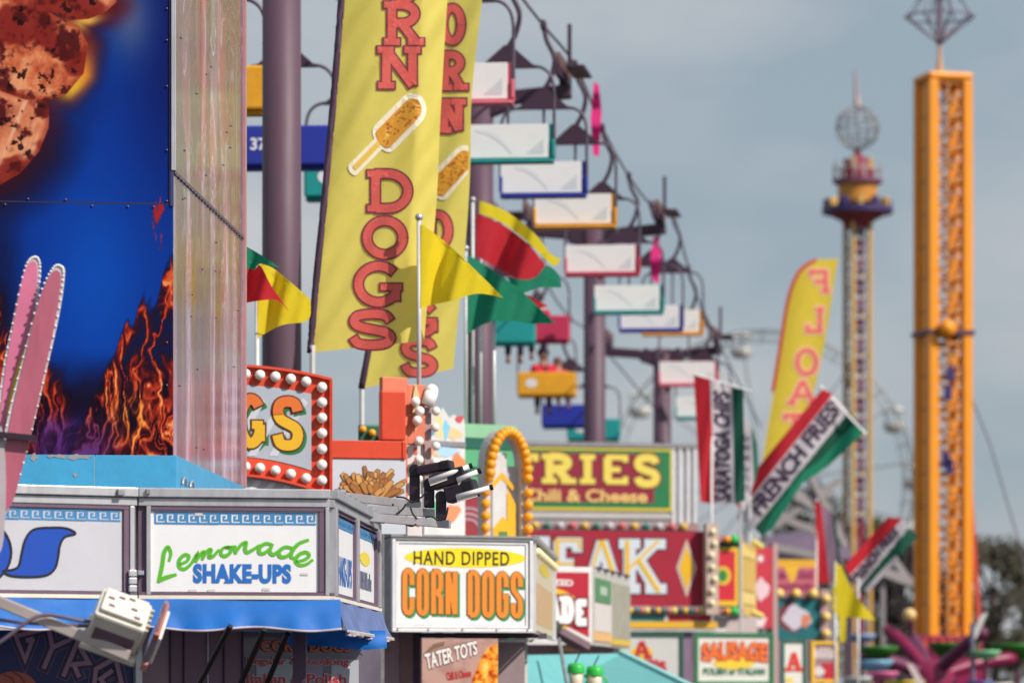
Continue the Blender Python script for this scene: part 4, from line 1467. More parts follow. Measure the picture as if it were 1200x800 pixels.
# ------------------------------------------------------------------ pink petal sign in front of the stand
def petal_sign():
    D = 32.0
    t = thing('petal_sign', 'pink twin petal sign with cream rim standing before the flame picture', 'sign', (P(-12, 0, D).x, D, 0))
    f = Face(-60, 31.9, 100, 32.1, 32.0)
    cut = lambda pts, o0, o1: None
    def plate(pts, o0, o1, name, mat):
        mb = MB()
        q = smooth_path(pts, 5, True)
        n = len(q)
        fr = [f(p.x, p.y, o1) for p in q]
        bk = [f(p.x, p.y, o0) for p in q]
        mb.add(fr + bk, [tuple(range(n - 1, -1, -1)), tuple(range(n, 2 * n))] + [(i, (i + 1) % n, (i + 1) % n + n, i + n) for i in range(n)])
        return mb.build(name, mat, t)
    pt1 = [(-8, 530), (2, 440), (14, 380), (28, 318), (39, 302), (47, 309), (45, 345), (36, 395), (20, 450), (6, 530)]
    pt2 = [(-10, 600), (6, 500), (26, 420), (46, 348), (62, 316), (72, 313), (75, 324), (68, 372), (50, 450), (30, 530), (8, 600)]
    def shrink(pts, k):
        cx = sum(p[0] for p in pts) / len(pts); cy = sum(p[1] for p in pts) / len(pts)
        return [(cx + (p[0] - cx) * k, cy + (p[1] - cy) * .95) for p in pts]
    rim = M('petal_rim', (206, 200, 204), .35, .1, .15)
    pk = M('petal_pink', (214, 116, 152), .35, 0, .12)
    pk2 = M('petal_rose', (186, 100, 122), .3, 0, .3, 4, streak=.2)
    plate(pt1, 0, .05, 'petal', rim)
    plate(shrink(pt1, .84), .05, .06, 'petal_face', pk)
    plate(pt2, .07, .13, 'petal', rim)
    plate(shrink(pt2, .86), .13, .14, 'petal_face', pk2)
    yl = [(8, 480), (20, 430), (34, 398), (36, 408), (24, 450), (10, 500)]
    plate(yl, .05, .068, 'yellow_field', M('petal_yellow', (232, 190, 36), .4))
    for k in range(5):
        x, y = 13 + k * 4.5, 480 - k * 16
        Draw(f, .071).ellipse(x, y, 1.3, 3.2).build('seed_mark', I((150, 100, 40)), t)
    plate([(-10, 640), (-8, 560), (0, 500), (6, 560), (2, 640)], .14, .16, 'stem_face', M('stem_grey_pink', (188, 176, 184), .3))
    sh = MB().ball((0, 0, 0), .011, 6, 4).build('rim_bulb', bulb_white, t, True, 0, True)
    first = True
    for pts, o in ((pt1, .055), (pt2, .135)):
        q = smooth_path(pts, 12, True)
        for i in range(0, len(q), 2):
            if q[i].y > 560:
                continue
            b = sh if first else sh.copy()
            if not first:
                COL.objects.link(b)
                b.parent = t
            first = False
            cx = q[i] 
            b.location = f(cx.x * .96 + 1, cx.y, o) - Vector(t.location)
    g_ = M('clear_plastic_stem', (176, 182, 192), .2, 0, .2)
    MB().tube([f(0, 540, -.03), f(-6, 620, -.03), f(-12, 700, -.03), Vector((P(-14, 0, D).x, D, 0.02))], [.09, .08, .07, .07], 10).build('stem', g_, t, True)
    MB().bar(f(-60, 506, .2), f(40, 515, .2), .05, .05).build('dark_rod', plum_black, t)
petal_sign()

# ------------------------------------------------------------------ clip-on lamps on the bracket bars
brk = thing('light_bracket', 'three parallel grey bracket bars reaching out from the lemonade stand roof', 'bracket', (F3.w(2, 0, 0).x, F3.w(2, 0, 0).y, top))
barm = M('bracket_grey', (176, 172, 178), .45, .3, .2)
BR = [((398, 581), (492, 592), 38.6, 40.6), ((398, 594), (508, 601), 38.0, 40.5), ((400, 603), (526, 614), 37.6, 40.4)]
for (a, b, d0, d1) in BR:
    MB().bar(P(a[0], a[1], d0), P(b[0], b[1], d1), .05, .085).build('bar', barm, brk, bevel=.006)
MB().bar(P(402, 576, 38.4), P(402, 610, 38.0), .06).build('mount', barm, brk)
cab = M('black_cable', (34, 24, 38), .55)
for pts in ([(398, 577), (408, 580), (420, 598), (440, 607), (458, 605), (470, 598), (476, 590)],
            [(420, 599), (432, 602), (452, 602), (458, 596), (461, 590)],
            [(464, 601), (474, 613), (482, 616), (488, 614)],
            [(464, 582), (474, 583), (484, 588), (494, 582), (500, 576)],
            [(481, 594), (484, 602), (489, 608)],
            [(498, 606), (506, 605), (514, 609), (522, 606), (525, 594)]):
    MB().tube(smooth_path([P(x, y, 39.4) for x, y in pts], 6), .011, 6).build('cable', cab, brk, True)
def clip_lamp(post, head, tube, D, hw, label):
    (px, y0, y1) = post
    t = thing('clip_lamp', label, 'lamp', P(px, y1, D), 0, 'black lamps on the bracket')
    MB().bar(P(px, y1, D), P(px, y0, D), .11, .09, (0, 1, 0)).build('post', plum_black, t, bevel=.015)
    k = P(px, y0, D)
    MB().tube([k + Vector((0, -.07, 0)), k + Vector((0, .07, 0))], .062, 14).build('knuckle', black, t)
    a, b = P(head[0], head[1], D - .02), P(head[2], head[3], D - .1)
    MB().bar(a, b, .2, hw).build('head', plum_black, t, bevel=.02)
    e = (b - a).normalized()
    MB().bar(b - e * .1, b + e * .02, .22, hw * 1.1).build('head_cap', black, t, bevel=.02)
    q0, q1 = P(tube[0], tube[1], D - .27), P(tube[2], tube[3], D - .27)
    MB().tube([q0, q1], .027, 12).build('lamp_tube', white_paint, t, True)
    d = (q1 - q0).normalized()
    MB().tube([q1 - d * .01, q1 + d * .025], .03, 12).build('tube_end', black, t)
    MB().bar(q0 + Vector((0, .03, -.02)), (q0 * .4 + q1 * .6) + Vector((0, .03, -.02)), .04, .07).build('reflector', cream, t)
clip_lamp((486, 551, 588), (490, 552, 528, 545), (503, 563, 551, 546), 40.3, .1, 'black clip lamp with long white tube, highest of the three on the bracket')
clip_lamp((503, 567, 595), (506, 566, 545, 556), (536, 562, 561, 552), 40.2, .16, 'black clip lamp between the highest and the lowest on the bracket')
clip_lamp((517, 582, 609), (524, 581, 556, 571), (535, 582, 575, 571), 40.1, .17, 'black clip lamp with white tube, lowest of the three on the bracket')

# ------------------------------------------------------------------ marquee with bulbs and the fries board
bulb_mesh = None
def bulb_proto(r, mat, sock):
    me = MB().ball((0, -.7 * r, 0), r, 14, 9).build('bulb', mat, None, True)
    return me
def place_bulbs(parent, pts, r, mat, sock=None, name='bulb'):
    """one bulb per point; alike bulbs share their mesh"""
    key = (name, r, mat.name)
    if key not in place_bulbs.c:
        o = MB().ball((0, 0, 0), r, 14, 9).build(name, mat, None, True)
        s = MB().lathe([(r * .85, 0), (r * .85, r * .8)], (0, 0, 0), 12)
        sk = MB().tube([(0, r * .3, 0), (0, r * 1.5, 0)], r * .75, 12).build('socket', sock or bulb_base, o, False, 0, True)
        place_bulbs.c[key] = (o.data, sk.data)
        bpy.data.objects.remove(sk)
        bpy.data.objects.remove(o)
    bd, sd_ = place_bulbs.c[key]
    o0 = origin(parent)
    for p in pts:
        o = bpy.data.objects.new(name, bd)
        COL.objects.link(o)
        o.parent = parent
        o.location = Vector(p) - o0
        s = bpy.data.objects.new('socket', sd_)
        COL.objects.link(s)
        s.parent = o
place_bulbs.c = {}

def outline_prism(face, pts, o0, o1):
    n = len(pts)
    fr = [face(p[0], p[1], o1) for p in pts]
    bk = [face(p[0], p[1], o0) for p in pts]
    return MB().add(fr + bk, [tuple(range(n)), tuple(range(2 * n - 1, n - 1, -1))] + [(i, i + n, (i + 1) % n + n, (i + 1) % n) for i in range(n)])

MQ = Face(150, 44.6, 388, 45.2, 45.0)
mq = thing('marquee_sign', 'red orange marquee ringed with white bulbs reading GS behind the flame panel', 'sign', (MQ.w(2.0, 0).x, 45.2, 0))
topc = lambda x: 429 + max(0, (x - 270) / 118) ** 2 * 14
botc = lambda x: 556.5 + max(0, (x - 270) / 118) ** 2 * 24
xs_ = [160 + k * 228 / 24 for k in range(25)]
outer = [(x, botc(x)) for x in xs_] + [(x, topc(x)) for x in reversed(xs_)]
outline_prism(MQ, outer, -.3, -.02).build('sign_body', red_orange, mq)
itop = lambda x: topc(x) + 22
ibot = lambda x: botc(x) - 22
xi = [170 + k * 195 / 20 for k in range(21)]
d = Draw(MQ, -.012)
for k in range(20):
    d.poly([(xi[k], itop(xi[k])), (xi[k + 1], itop(xi[k + 1])), (xi[k + 1], ibot(xi[k + 1])), (xi[k], ibot(xi[k]))], -.012)
d.build('sign_field', M('field_grey', (176, 182, 196), .4, 0, .1), mq)
mb = MB()
for k in range(24):
    for fn in (topc, botc):
        mb.bar(MQ(xs_[k], fn(xs_[k]), .0), MQ(xs_[k + 1], fn(xs_[k + 1]), .0), .1, .03)
mb.bar(MQ(388, topc(388), 0), MQ(388, botc(388), 0), .03, .1, (0, 1, 0))
mb.build('rim', red_orange, mq)
d = Draw(MQ, -.008)
for k in range(5):
    x = 215 + k * 25
    d.poly([(x, 534), (x + 10, 534), (x + 46, 470), (x + 40, 465)])
d.build('field_streaks', I((200, 204, 214)), mq)
# raised letters G and S (D and O stand behind the panel)
def letters(face, s, boxes, W, T, par, cols, off=0.0):
    a = Draw(face, off + .004).slab(s, [(x0 + 3.0, y0 + 3.0, x1 + 3.0, y1 + 3.0) for x0, y0, x1, y1 in boxes], W, T, 1.8)
    a.build('letter_shadow', cols[0], par)
    Draw(face, off + .010).slab(s, boxes, W, T, 1.9).build('letter_outline', cols[1], par)
    Draw(face, off + .016).slab(s, boxes, W, T, 0).build('letter_fill', cols[2], par)
letters(MQ, 'OGS', [(236, 462, 270, 524), (276, 463, 312, 524), (319, 465, 355, 526)], 12, 9.5, mq, (I((20, 120, 60)), I((96, 44, 26)), I((232, 178, 30))), -.012)
d = Draw(MQ, .012)
d.slab('OGS', [(236, 462, 270, 524), (276, 463, 312, 524), (319, 465, 355, 526)], 12, 9.5, 0)
# upper half of the letters is orange
keep = [i for i, f_ in enumerate(d.f) if sum(d.v[j][2] for j in f_) / 3 > MQ.z(486)]
old_cuts = d.cuts + [len(d.f)]
d.cuts = [sum(1 for i in keep if i < c) for c in d.cuts]
d.f = [d.f[i] for i in keep]
d.build('letter_top_shade', I((222, 112, 40)), mq)
pts = []
for x in (198, 216, 234, 252, 269, 287, 304, 322, 340, 358):
    pts.append(MQ(x, topc(x) + 9.5, .035))
    pts.append(MQ(x, botc(x) - 10, .035))
for y in (452.5, 470.5, 488.5, 506.5, 525, 543.5, 562):
    pts.append(MQ(376.5, y, .035))
place_bulbs(mq, pts, .062, bulb_white)
lowb = [(x, botc(x) + 1) for x in xs_[8:]] + [(388, 584), (200, 584)]
outline_prism(MQ, lowb[::1], -.26, -.05).build('apron', M('apron_grey', (204, 206, 212), .45), mq)
d = Draw(MQ, -.045)
for k in range(6):
    x = 286 + k * 17
    d.poly([(x, 580), (x + 8, 580), (x + 22, botc(min(x + 22, 386)) + 4), (x + 15, botc(min(x + 15, 386)) + 4)])
d.build('apron_stripes', I((236, 236, 238)), mq)
Draw(MQ, -.04).poly([(290, 578)] + [(290 + k * 8, 578 - 2.2 * math.sin(math.pi * k / 10)) for k in range(11)] + [(370, 581), (290, 581)]).build('green_band', I((30, 124, 80)), mq)
for x in (200, 300, 384):
    MB().bar(MQ(x, 440, -.36), Vector((MQ(x, 0, -.36).x, MQ(x, 0, -.36).y, .02)), .1).build('support_post', alu_dull, mq)

FBd = Face(386, 46.0, 500, 46.3, 46.1)
fb = thing('fries_board', 'white board with a heap of golden fries under a red orange beam', 'sign', (FBd.w(.5, 0).x, 46.2, 0))
FBd.slab('beam', red_orange, fb, 388, 516, 470.5, 537, -.12, .02, .008)
FBd.slab('beam_end', red_orange, fb, 471, 516.5, 475.5, 537, -.12, .03, .006)
FBd.slab('upright', red_orange, fb, 446, 457, 475, 515.5, -.12, .03, .02)
FBd.slab('picture_board', M('picture_white', (206, 212, 224), .4, 0, .06), fb, 388, 537.5, 475.5, 625, -.08, 0)
for x in (404, 434):
    MB().bar(FBd(x, 600, -.15), Vector((FBd(x, 0, -.15).x, FBd(x, 0, -.15).y, .02)), .08).build('support_post', alu_dull, fb)
rf = random.Random(5)
fr = []
for k in range(46):
    ring = k < 26
    a = math.radians(8 + 164 * ((k % 26) + .5) / 26 + rf.uniform(-7, 7)) if ring else math.radians(rf.uniform(35, 145))
    r0 = rf.uniform(2, 12)
    r1 = (rf.uniform(30, 40) if ring else rf.uniform(18, 29)) * (1 + .22 * abs(math.cos(a)))
    fr.append((ring, a, r0, r1, rf.uniform(4.6, 6.4)))
fr.sort(key=lambda q: -q[3])
cols = [I((206, 150, 78)), I((186, 126, 58)), I((220, 170, 98)), I((168, 108, 52))]
for k, (ring, a, r0, r1, wd_) in enumerate(fr):
    bend = rf.uniform(-.1, .1)
    cx = 433 + rf.uniform(-7, 7)
    pt = lambda r, b: (cx + math.cos(a + b) * r, 587 - math.sin(a + b) * r)
    q = [tuple(p) for p in smooth_path([pt(r0, 0), pt((r0 + r1) / 2, bend), pt(r1, bend * 1.3)], 5)]
    m_ = len(q)
    tap = [min(1, .55 + 2.2 * min(i, m_ - 1 - i) / m_) for i in range(m_)]
    z = .003 + k * .0012
    Draw(FBd, z).ribbon(q, [wd_ * t_ + 1.5 for t_ in tap], ext=.8).build('fry_edge', I((112, 66, 40)), fb)
    Draw(FBd, z + .0005).ribbon(q, [wd_ * t_ for t_ in tap]).build('fry', cols[k % 4], fb)
# salmon boards and bulb posts behind
SB = Face(448, 46.75, 500, 47.0, 46.9)
sb = thing('salmon_sign', 'salmon pink boards edged with white bulbs behind the red orange upright', 'sign', (SB.w(.3, 0).x, 47, 0))
SB.slab('board', salmon, sb, 448, 442.5, 478, 600, -.1, 0, .01)
SB.slab('board', salmon, sb, 478.4, 450, 499, 520, -.1, -.02, .01)
SB.slab('pole', alu, sb, 480.5, 480, 484.5, 627, -.2, -.11)
SB.slab('pole', steel_pole, sb, 495, 476, 499, 627, -.2, -.11)
MB().bar(SB(451, 560, -.15), Vector((SB(451, 0, -.15).x, SB(451, 0, -.15).y, .02)), .1).build('support_post', alu_dull, sb)
Draw(SB, .008).poly([(484, 462), (487, 448), (491, 462), (491, 490), (487, 505), (483, 485)]).build('leaf_mark', I((206, 190, 140)), sb)
SB.slab('striped_return', M('return_white', (222, 216, 214), .5), sb, 478.6, 521, 494, 627, -.1, -.03)
d = Draw(SB, -.024)
for k in range(8):
    d.rect(486 + 3 * (k % 2), 524 + 12 * k, 490 + 3 * (k % 2), min(626, 532 + 12 * k))
d.build('return_marks', I((206, 96, 76)), sb)
place_bulbs(sb, [SB(x, y, .1) for x, y in ((483, 471), (488, 482), (485, 493), (487, 517), (487, 539), (486, 561), (485, 583))], .06, bulb_white)
place_bulbs(sb, [SB(x, y, .05) for x, y in ((509, 481), (508, 500), (509, 522), (508, 541), (508, 560))], .055, bulb_white)
MB().tube([SB(500, 474, .02), SB(505, 458, .02)], .085, 12).build('rope_light', bulb_white, sb, True)
MB().ball(SB(505, 457, .02), .085, 12, 8).build('rope_light_end', bulb_white, sb, True)
SB.slab('bulb_strip', I((170, 140, 140)), sb, 499.5, 476, 507, 570, -.1, -.04)
# green board with amber bulbs just showing over the beam
GD = Face(418, 49.0, 450, 49.1, 49)
gd_ = thing('green_bulb_strip', 'small dark green board with amber bulbs above the red orange beam', 'sign', (GD.w(.2, 0).x, 49.2, 0))
GD.slab('board', I((22, 96, 70)), gd_, 421, 497, 452, 560, -.08, 0, .02)
MB().bar(GD(436, 540, -.1), Vector((GD(436, 0, -.1).x, GD(436, 0, -.1).y, .02)), .08).build('support_post', alu_dull, gd_)
place_bulbs(gd_, [GD(x, y, .05) for x, y in ((424, 503), (435, 507), (446, 511))], .05, bulb_amber, I((20, 110, 70)))

# cartoon sign
CS = Face(500, 54.5, 545, 55, 54.8)
cs = thing('cartoon_sign', 'pale sign painted with blue and orange swirls beside the flagpoles', 'sign', (CS.w(.3, 0).x, 55, 0))
CS.slab('upper_board', M('cartoon_pale', (214, 214, 214), .5), cs, 497, 497, 545, 517, -.06, 0)
CS.slab('divider', alu_dull, cs, 497, 517.5, 545, 523, -.06, .02)
CS.slab('lower_board', M('cartoon_pale', (214, 214, 214), .5), cs, 497, 523.5, 545, 640, -.06, 0)
def blob(face, x, y, rx, ry, col, par, off, seed=0, name='paint_patch'):
    r = random.Random(seed)
    p1_, p2_ = r.uniform(0, 6), r.uniform(0, 6)
    Draw(face, off).poly([(x + rx * (1 + .22 * math.sin(2 * a + p1_) + .12 * math.sin(5 * a + p2_)) * math.cos(a), y + ry * (1 + .2 * math.sin(3 * a + p1_)) * math.sin(a)) for a in [2 * math.pi * k / 26 for k in range(26)]]).build(name, I(col), par)
outline_prism(CS, [(500, 497), (545, 497), (544, 489), (537, 493), (533, 485), (527, 490), (519, 478), (512, 489), (505, 484)][::-1], -.06, -.001).build('crest', M('cartoon_pale', (214, 214, 214), .5), cs)
for (x, y, rx, ry, c, s_) in ((503, 505, 5, 9, (90, 150, 190), 1), (514, 502, 6, 13, (236, 206, 150), 2), (523, 504, 4, 11, (130, 196, 226), 3), (533, 508, 7, 7, (232, 196, 150), 4), (538, 490, 5, 4, (206, 80, 84), 5), (511, 530, 8, 5, (232, 190, 130), 6), (524, 529, 12, 6, (170, 206, 236), 7), (537, 545, 8, 14, (222, 136, 90), 8), (518, 560, 12, 12, (190, 196, 200), 9), (509, 600, 7, 14, (90, 176, 130), 10), (530, 600, 8, 10, (226, 140, 100), 11), (504, 530, 4, 5, (226, 150, 120), 12)):
    blob(CS, x, y, rx, ry, c, cs, .003 + .0006 * s_, s_)
MB().bar(CS(520, 600, -.1), Vector((CS(520, 0, -.1).x, CS(520, 0, -.1).y, .02)), .1).build('support_post', alu_dull, cs)

# green stand with the amber bulb arch
GS_ = Face(540, 58.5, 606, 59.0, 58.8)
gs = thing('green_stand', 'mint and dark green striped stand wall behind the amber arch', 'food stand', (GS_.w(.4, 0).x, 59.2, 0))
bands = [(497, 514, (140, 196, 156)), (514, 527, (10, 96, 82)), (527, 548, (88, 172, 124)), (548, 558, (20, 104, 84)), (558, 584, (84, 168, 120)), (584, 660, (24, 112, 76))]
for y0, y1, c in bands:
    GS_.slab('wall_band', M('stand_%d_%d_%d' % c, c, .5, 0, .12), gs, 545, y0 + .4, 606, y1 - .4, -3.2, 0)
GS_.slab('lower_wall', I((24, 112, 76)), gs, 545, 660, 606, 920, -.3, -.01)
GS_.slab('red_board', M('maroon_board', (150, 46, 58), .45), gs, 524, 572, 559, 650, .06, .1)
d = Draw(GS_, .106)
for r in (16, 24, 32):
    d.ribbon([(545 + r * math.cos(a) * .8, 622 - r * math.sin(a) * .8) for a in [math.pi * k / 16 for k in range(17)]], 3.5)
d.build('grey_arcs', I((168, 130, 140)), gs)
AR = Face(556, 56.0, 622, 56.5, 56.2)
ar = thing('bulb_arch', 'tall narrow arch studded with amber bulbs in front of the fries sign', 'arch', (AR.w(.4, 0).x, 56.3, 0))
arch_o = [(566, 640)] + [(566, 560)] + [(591 - 25 * math.cos(a), 545 - 43 * math.sin(a)) for a in [math.pi * k / 18 for k in range(19)]] + [(616, 560), (616, 640)]
arch_i = [(573, 640)] + [(573, 560)] + [(591 - 18 * math.cos(a), 545 - 34 * math.sin(a)) for a in [math.pi * k / 18 for k in range(19)]] + [(609, 560), (609, 640)]
mb = MB()
n_ = len(arch_o)
for k in range(n_ - 1):
    a, b, c, e = arch_o[k], arch_o[k + 1], arch_i[k + 1], arch_i[k]
    mb.hexa([AR(p[0], p[1], .05) for p in (a, b, c, e)], [AR(p[0], p[1], -.15) for p in (a, b, c, e)])
mb.build('arch_frame', M('arch_white', (204, 200, 196), .5), ar)
AR.slab('post_base', M('arch_white', (204, 200, 196), .5), ar, 566, 640, 573, 910, -.15, .05)
AR.slab('post_base', M('arch_white', (204, 200, 196), .5), ar, 609, 640, 616, 910, -.15, .05)
AR.slab('inner_board', M('arch_grey', (188, 192, 200), .5), ar, 573.2, 545, 609, 660, -.14, -.08)
AR.slab('grey_column', steel_pole, ar, 579, 530, 596, 660, -.079, -.05, .01)
d = Draw(AR, -.04)
d.poly([(580, 640), (580, 618), (591, 604), (602, 618), (602, 640)]); d.poly([(596, 640), (596, 570), (606, 590), (606, 640)])
d.ribbon([(576, 572), (590, 556), (604, 572)], 5)
d.build('yellow_gable', I((240, 176, 30)), ar)
Draw(AR, -.03).rect(586, 622, 596, 640).build('green_window', I((80, 130, 70)), ar)
cpts = []
for y in (632, 619, 605, 591, 577):
    cpts.append(AR(565, y, .1)); cpts.append(AR(615, y, .1))
for k in range(34):
    a = math.pi * k / 33
    cpts.append(AR(591 - 22 * math.cos(a), 560 - 54 * math.sin(a), .1 + .04 * (k % 2)))
place_bulbs(ar, cpts, .075, bulb_amber, I((196, 110, 40)))

# ------------------------------------------------------------------ corn dog stand
C1 = Face(458, 50.0, 623, 50.7, 50.3)
C2 = Face(623, 50.7, 648, 58.4, 50.3)
C0 = Face(444, 52.5, 458, 50.0, 50.3)
cdg = thing('corn_dog_stand', 'concession stand with white hand dipped corn dogs sign box', 'food stand', (C1.w(.9, 0).x, 52.5, 0))
boxm = M('white_box_frame', (226, 226, 230), .4, .1, .12, 5)
C0.slab('sign_return', alu_dull, cdg, 444, 630, 457.6, 739, -.05, 0)
C1.slab('sign_backing', alu_dull, cdg, 458, 633, 623, 739, -.25, 0)
C2.slab('sign_backing', alu_dull, cdg, 623.2, 633, 648, 739, -.2, 0)
mb = MB(); C1.frame(mb, 458, 629, 623, 740.5, 4.0, -.02, .06); mb.build('sign_frame', boxm, cdg, bevel=.006)
mb = MB(); C1.frame(mb, 463, 634, 618, 735.5, 3.0, 0, .035); mb.build('sign_bezel', M('bezel_white', (236, 236, 240), .4), cdg, bevel=.004)
C1.slab('cap_rail', alu_dull, cdg, 456, 627, 624, 629.5, -.3, .09)
for x in (464, 500, 540, 580, 616):
    MB().ball(C1(x, 737.5, .065), .014, 8, 5).build('screw', alu_dull, cdg, True)
C1.slab('sign_panel', white_board, cdg, 466.5, 637.5, 614.5, 732, 0, .02)
Draw(C1, .024).ellipse(544.5, 653, 71, 11.5, 44).build('yellow_oval', I((246, 222, 22)), cdg)
Draw(C1, .028).text('HAND DIPPED', boxf(484, 645.5, 596, 661.5), .012, .012, space=1.12).build('small_lettering', I((52, 44, 24)), cdg)
def condensed(face, s, x0, y0, x1, y1, W, par, cols, off, dy=0):
    bx = even_boxes(s, x0, y0, x1, y1, .2)
    bx = [(a, b + dy * k, c, e + dy * k) for k, (a, b, c, e) in enumerate(bx)]
    sh = [(a + 2.2, b + 2.4, c + 2.2, e + 2.4) for a, b, c, e in bx]
    old = dict(GLYPH)
    GLYPH.update(CGLYPH)
    Draw(face, off).slab(s, sh, W, W, 1.0).build('letter_shadow', cols[0], par)
    Draw(face, off + .005).slab(s, bx, W, W, .9).build('letter_outline', cols[1], par)
    Draw(face, off + .010).slab(s, bx, W, W, 0).build('letter_fill', cols[2], par)
    GLYPH.clear(); GLYPH.update(old)
_pill = lambda a0, a1: earc(.5, .84, .5, .16, a0, a1, 10)
CGLYPH = {
    'C': [('k', [(1, .66), (1, .84)] + earc(.5, .84, .5, .16, 0, 180, 10) + [(0, .16)] + earc(.5, .16, .5, .16, 180, 360, 10) + [(1, .36)])],
    'O': [('k', [(0, .5), (0, .84)] + earc(.5, .84, .5, .16, 180, 0, 10) + [(1, .16)] + earc(.5, .16, .5, .16, 360, 180, 10) + [(0, .5)])],
    'R': [('k', [(0, 0), (0, 1)]), ('k', [(0, 1), (.5, 1)] + earc(.5, .84, .5, .16, 90, 0, 8) + [(1, .68)] + earc(.5, .66, .5, .14, 0, -90, 8) + [(0, .52)]), ('k', [(.5, .52), (1, .38), (1, 0)])],
    'N': [('k', [(0, 0), (0, 1)]), ('k', [(0, 1), (1, 0)]), ('k', [(1, 0), (1, 1)])],
    'D': [('k', [(0, 0), (0, 1)]), ('k', [(0, 1), (.5, 1)] + earc(.5, .84, .5, .16, 90, 0, 8) + [(1, .16)] + earc(.5, .16, .5, .16, 0, -90, 8) + [(0, 0)])],
    'G': [('k', [(1, .68), (1, .84)] + earc(.5, .84, .5, .16, 0, 180, 10) + [(0, .16)] + earc(.5, .16, .5, .16, 180, 360, 10) + [(1, .46), (.55, .46)])],
    'S': [('k', [(1, .7), (1, .84)] + earc(.5, .84, .5, .16, 0, 180, 10) + [(0, .7), (.1, .6), (.9, .42), (1, .3), (1, .16)] + earc(.5, .16, .5, .16, 360, 180, 10) + [(0, .3)])],
}
condensed(C1, 'CORN DOGS', 470.5, 666, 611.5, 721, 5.6, cdg, (I((36, 150, 84)), I((150, 92, 40)), I((236, 140, 44))), .024, .35)
C2.slab('cap_rail', alu, cdg, 623, 627, 648, 631, -.25, .09)
mb = MB(); C2.frame(mb, 623.2, 631, 648, 740.5, .7, 0, .05); mb.build('sign_frame', boxm, cdg)
C2.slab('sign_panel', M('cream_side_panel', (216, 208, 180), .35), cdg, 624.5, 636, 647, 736, 0, .02)
for k in range(9):
    MB().ball(C2.w(.7 + k * .8, C2.z(643), .05), .06, 10, 7).build('bulb', M('warm_bulb', (246, 232, 190), .3), cdg, True)
Draw(C2, .024).ellipse(636, 657, 5.5, 8, 30).build('yellow_oval', I((214, 190, 40)), cdg)
for k in range(6):
    C2.slab('side_letter_bar', I((202, 160, 110)), cdg, 626 + k * 3.4, 678, 628 + k * 3.4, 728, .02, .026)
MB().add([C1.w(0, C1.z(629), -.02), C1.w(C1.len, C1.z(629), -.02), C2.w(C2.len, C1.z(629), -.02), C2.w(C2.len, C1.z(629), -.02) + Vector((-2.6, 0, 0))], [(0, 1, 2, 3)]).build('roof', alu_dull, cdg)
CW = Face(440, 51.6, 622, 52.2, 51.9)
brown = M('stand_brown_mauve', (150, 118, 122), .5, 0, .2)
for (x0, x1, mm) in ((440, 468, M('stand_mauve_light', (168, 140, 150), .5)), (468.6, 484, brown), (484.6, 494, mauve_dk)):
    CW.slab('wall_panel', mm, cdg, x0, 738, x1, 960, -.1, 0)
CW.slab('small_box', M('yellow_box', (206, 190, 140), .5), cdg, 444, 754, 452, 760, 0, .06)
CW.slab('wall_panel', M('wall_warm_grey', (152, 132, 136), .5), cdg, 584, 752, 615, 960, -.1, 0)
CW.slab('lintel', mauve_dk, cdg, 494, 741, 640, 747, -.1, .03)
CW.slab('counter_light', white_paint, cdg, 584, 748, 640, 752, -.1, .06)
CW.slab('lower_wall', brown, cdg, 494.5, 802, 583.5, 960, -.1, -.01)
TB = Face(494, 50.15, 584, 50.53, 50.35)
TB.slab('poster_board', brown, cdg, 494.3, 747.5, 583.7, 807, -.06, 0)
def tots_paint(X, Y):
    n = fbm(X / 8, Y / 8)
    c = np.zeros(X.shape + (3,)) + np.array((190, 152, 142.))
    c = mixc(c, (160, 120, 112), sstep(.5, .7, fbm(X / 30, Y / 20)) * .6)
    d_ = polysd(X, Y, [(552, 806), (556, 790), (564, 770), (572, 757), (584, 753), (584, 806)]) + 5 * (n - .5)
    fd = ramp(n, [(.25, (150, 50, 26)), (.45, (232, 132, 40)), (.6, (246, 184, 70)), (.8, (252, 222, 140))])
    m = sstep(1, -1, d_)
    return c * (1 - m[..., None]) + fd * m[..., None]
printed('tots_poster', TB, 494.5, 748, 583.5, 806, 180, 116, tots_paint, vprint, cdg, .002)
xf = quadf((497, 766), (558, 750), (559, 766), (500, 784))
Draw(TB, .006).text('TATER TOTS', xf, .075, .02).build('poster_lettering_edge', I((96, 62, 62)), cdg)
Draw(TB, .011).text('TATER TOTS', xf, .03, .02).build('poster_lettering', I((240, 234, 232)), cdg)
Draw(TB, .008).text('Chili & Cheese', quadf((522, 787), (552, 783), (552, 792), (524, 797)), .04, .04).build('poster_small_lettering', I((190, 50, 50)), cdg)
Draw(TB, .006).poly([(498, 764), (508, 754), (521, 751), (520, 756), (508, 760), (500, 767)]).build('poster_ribbon', I((126, 98, 76)), cdg)

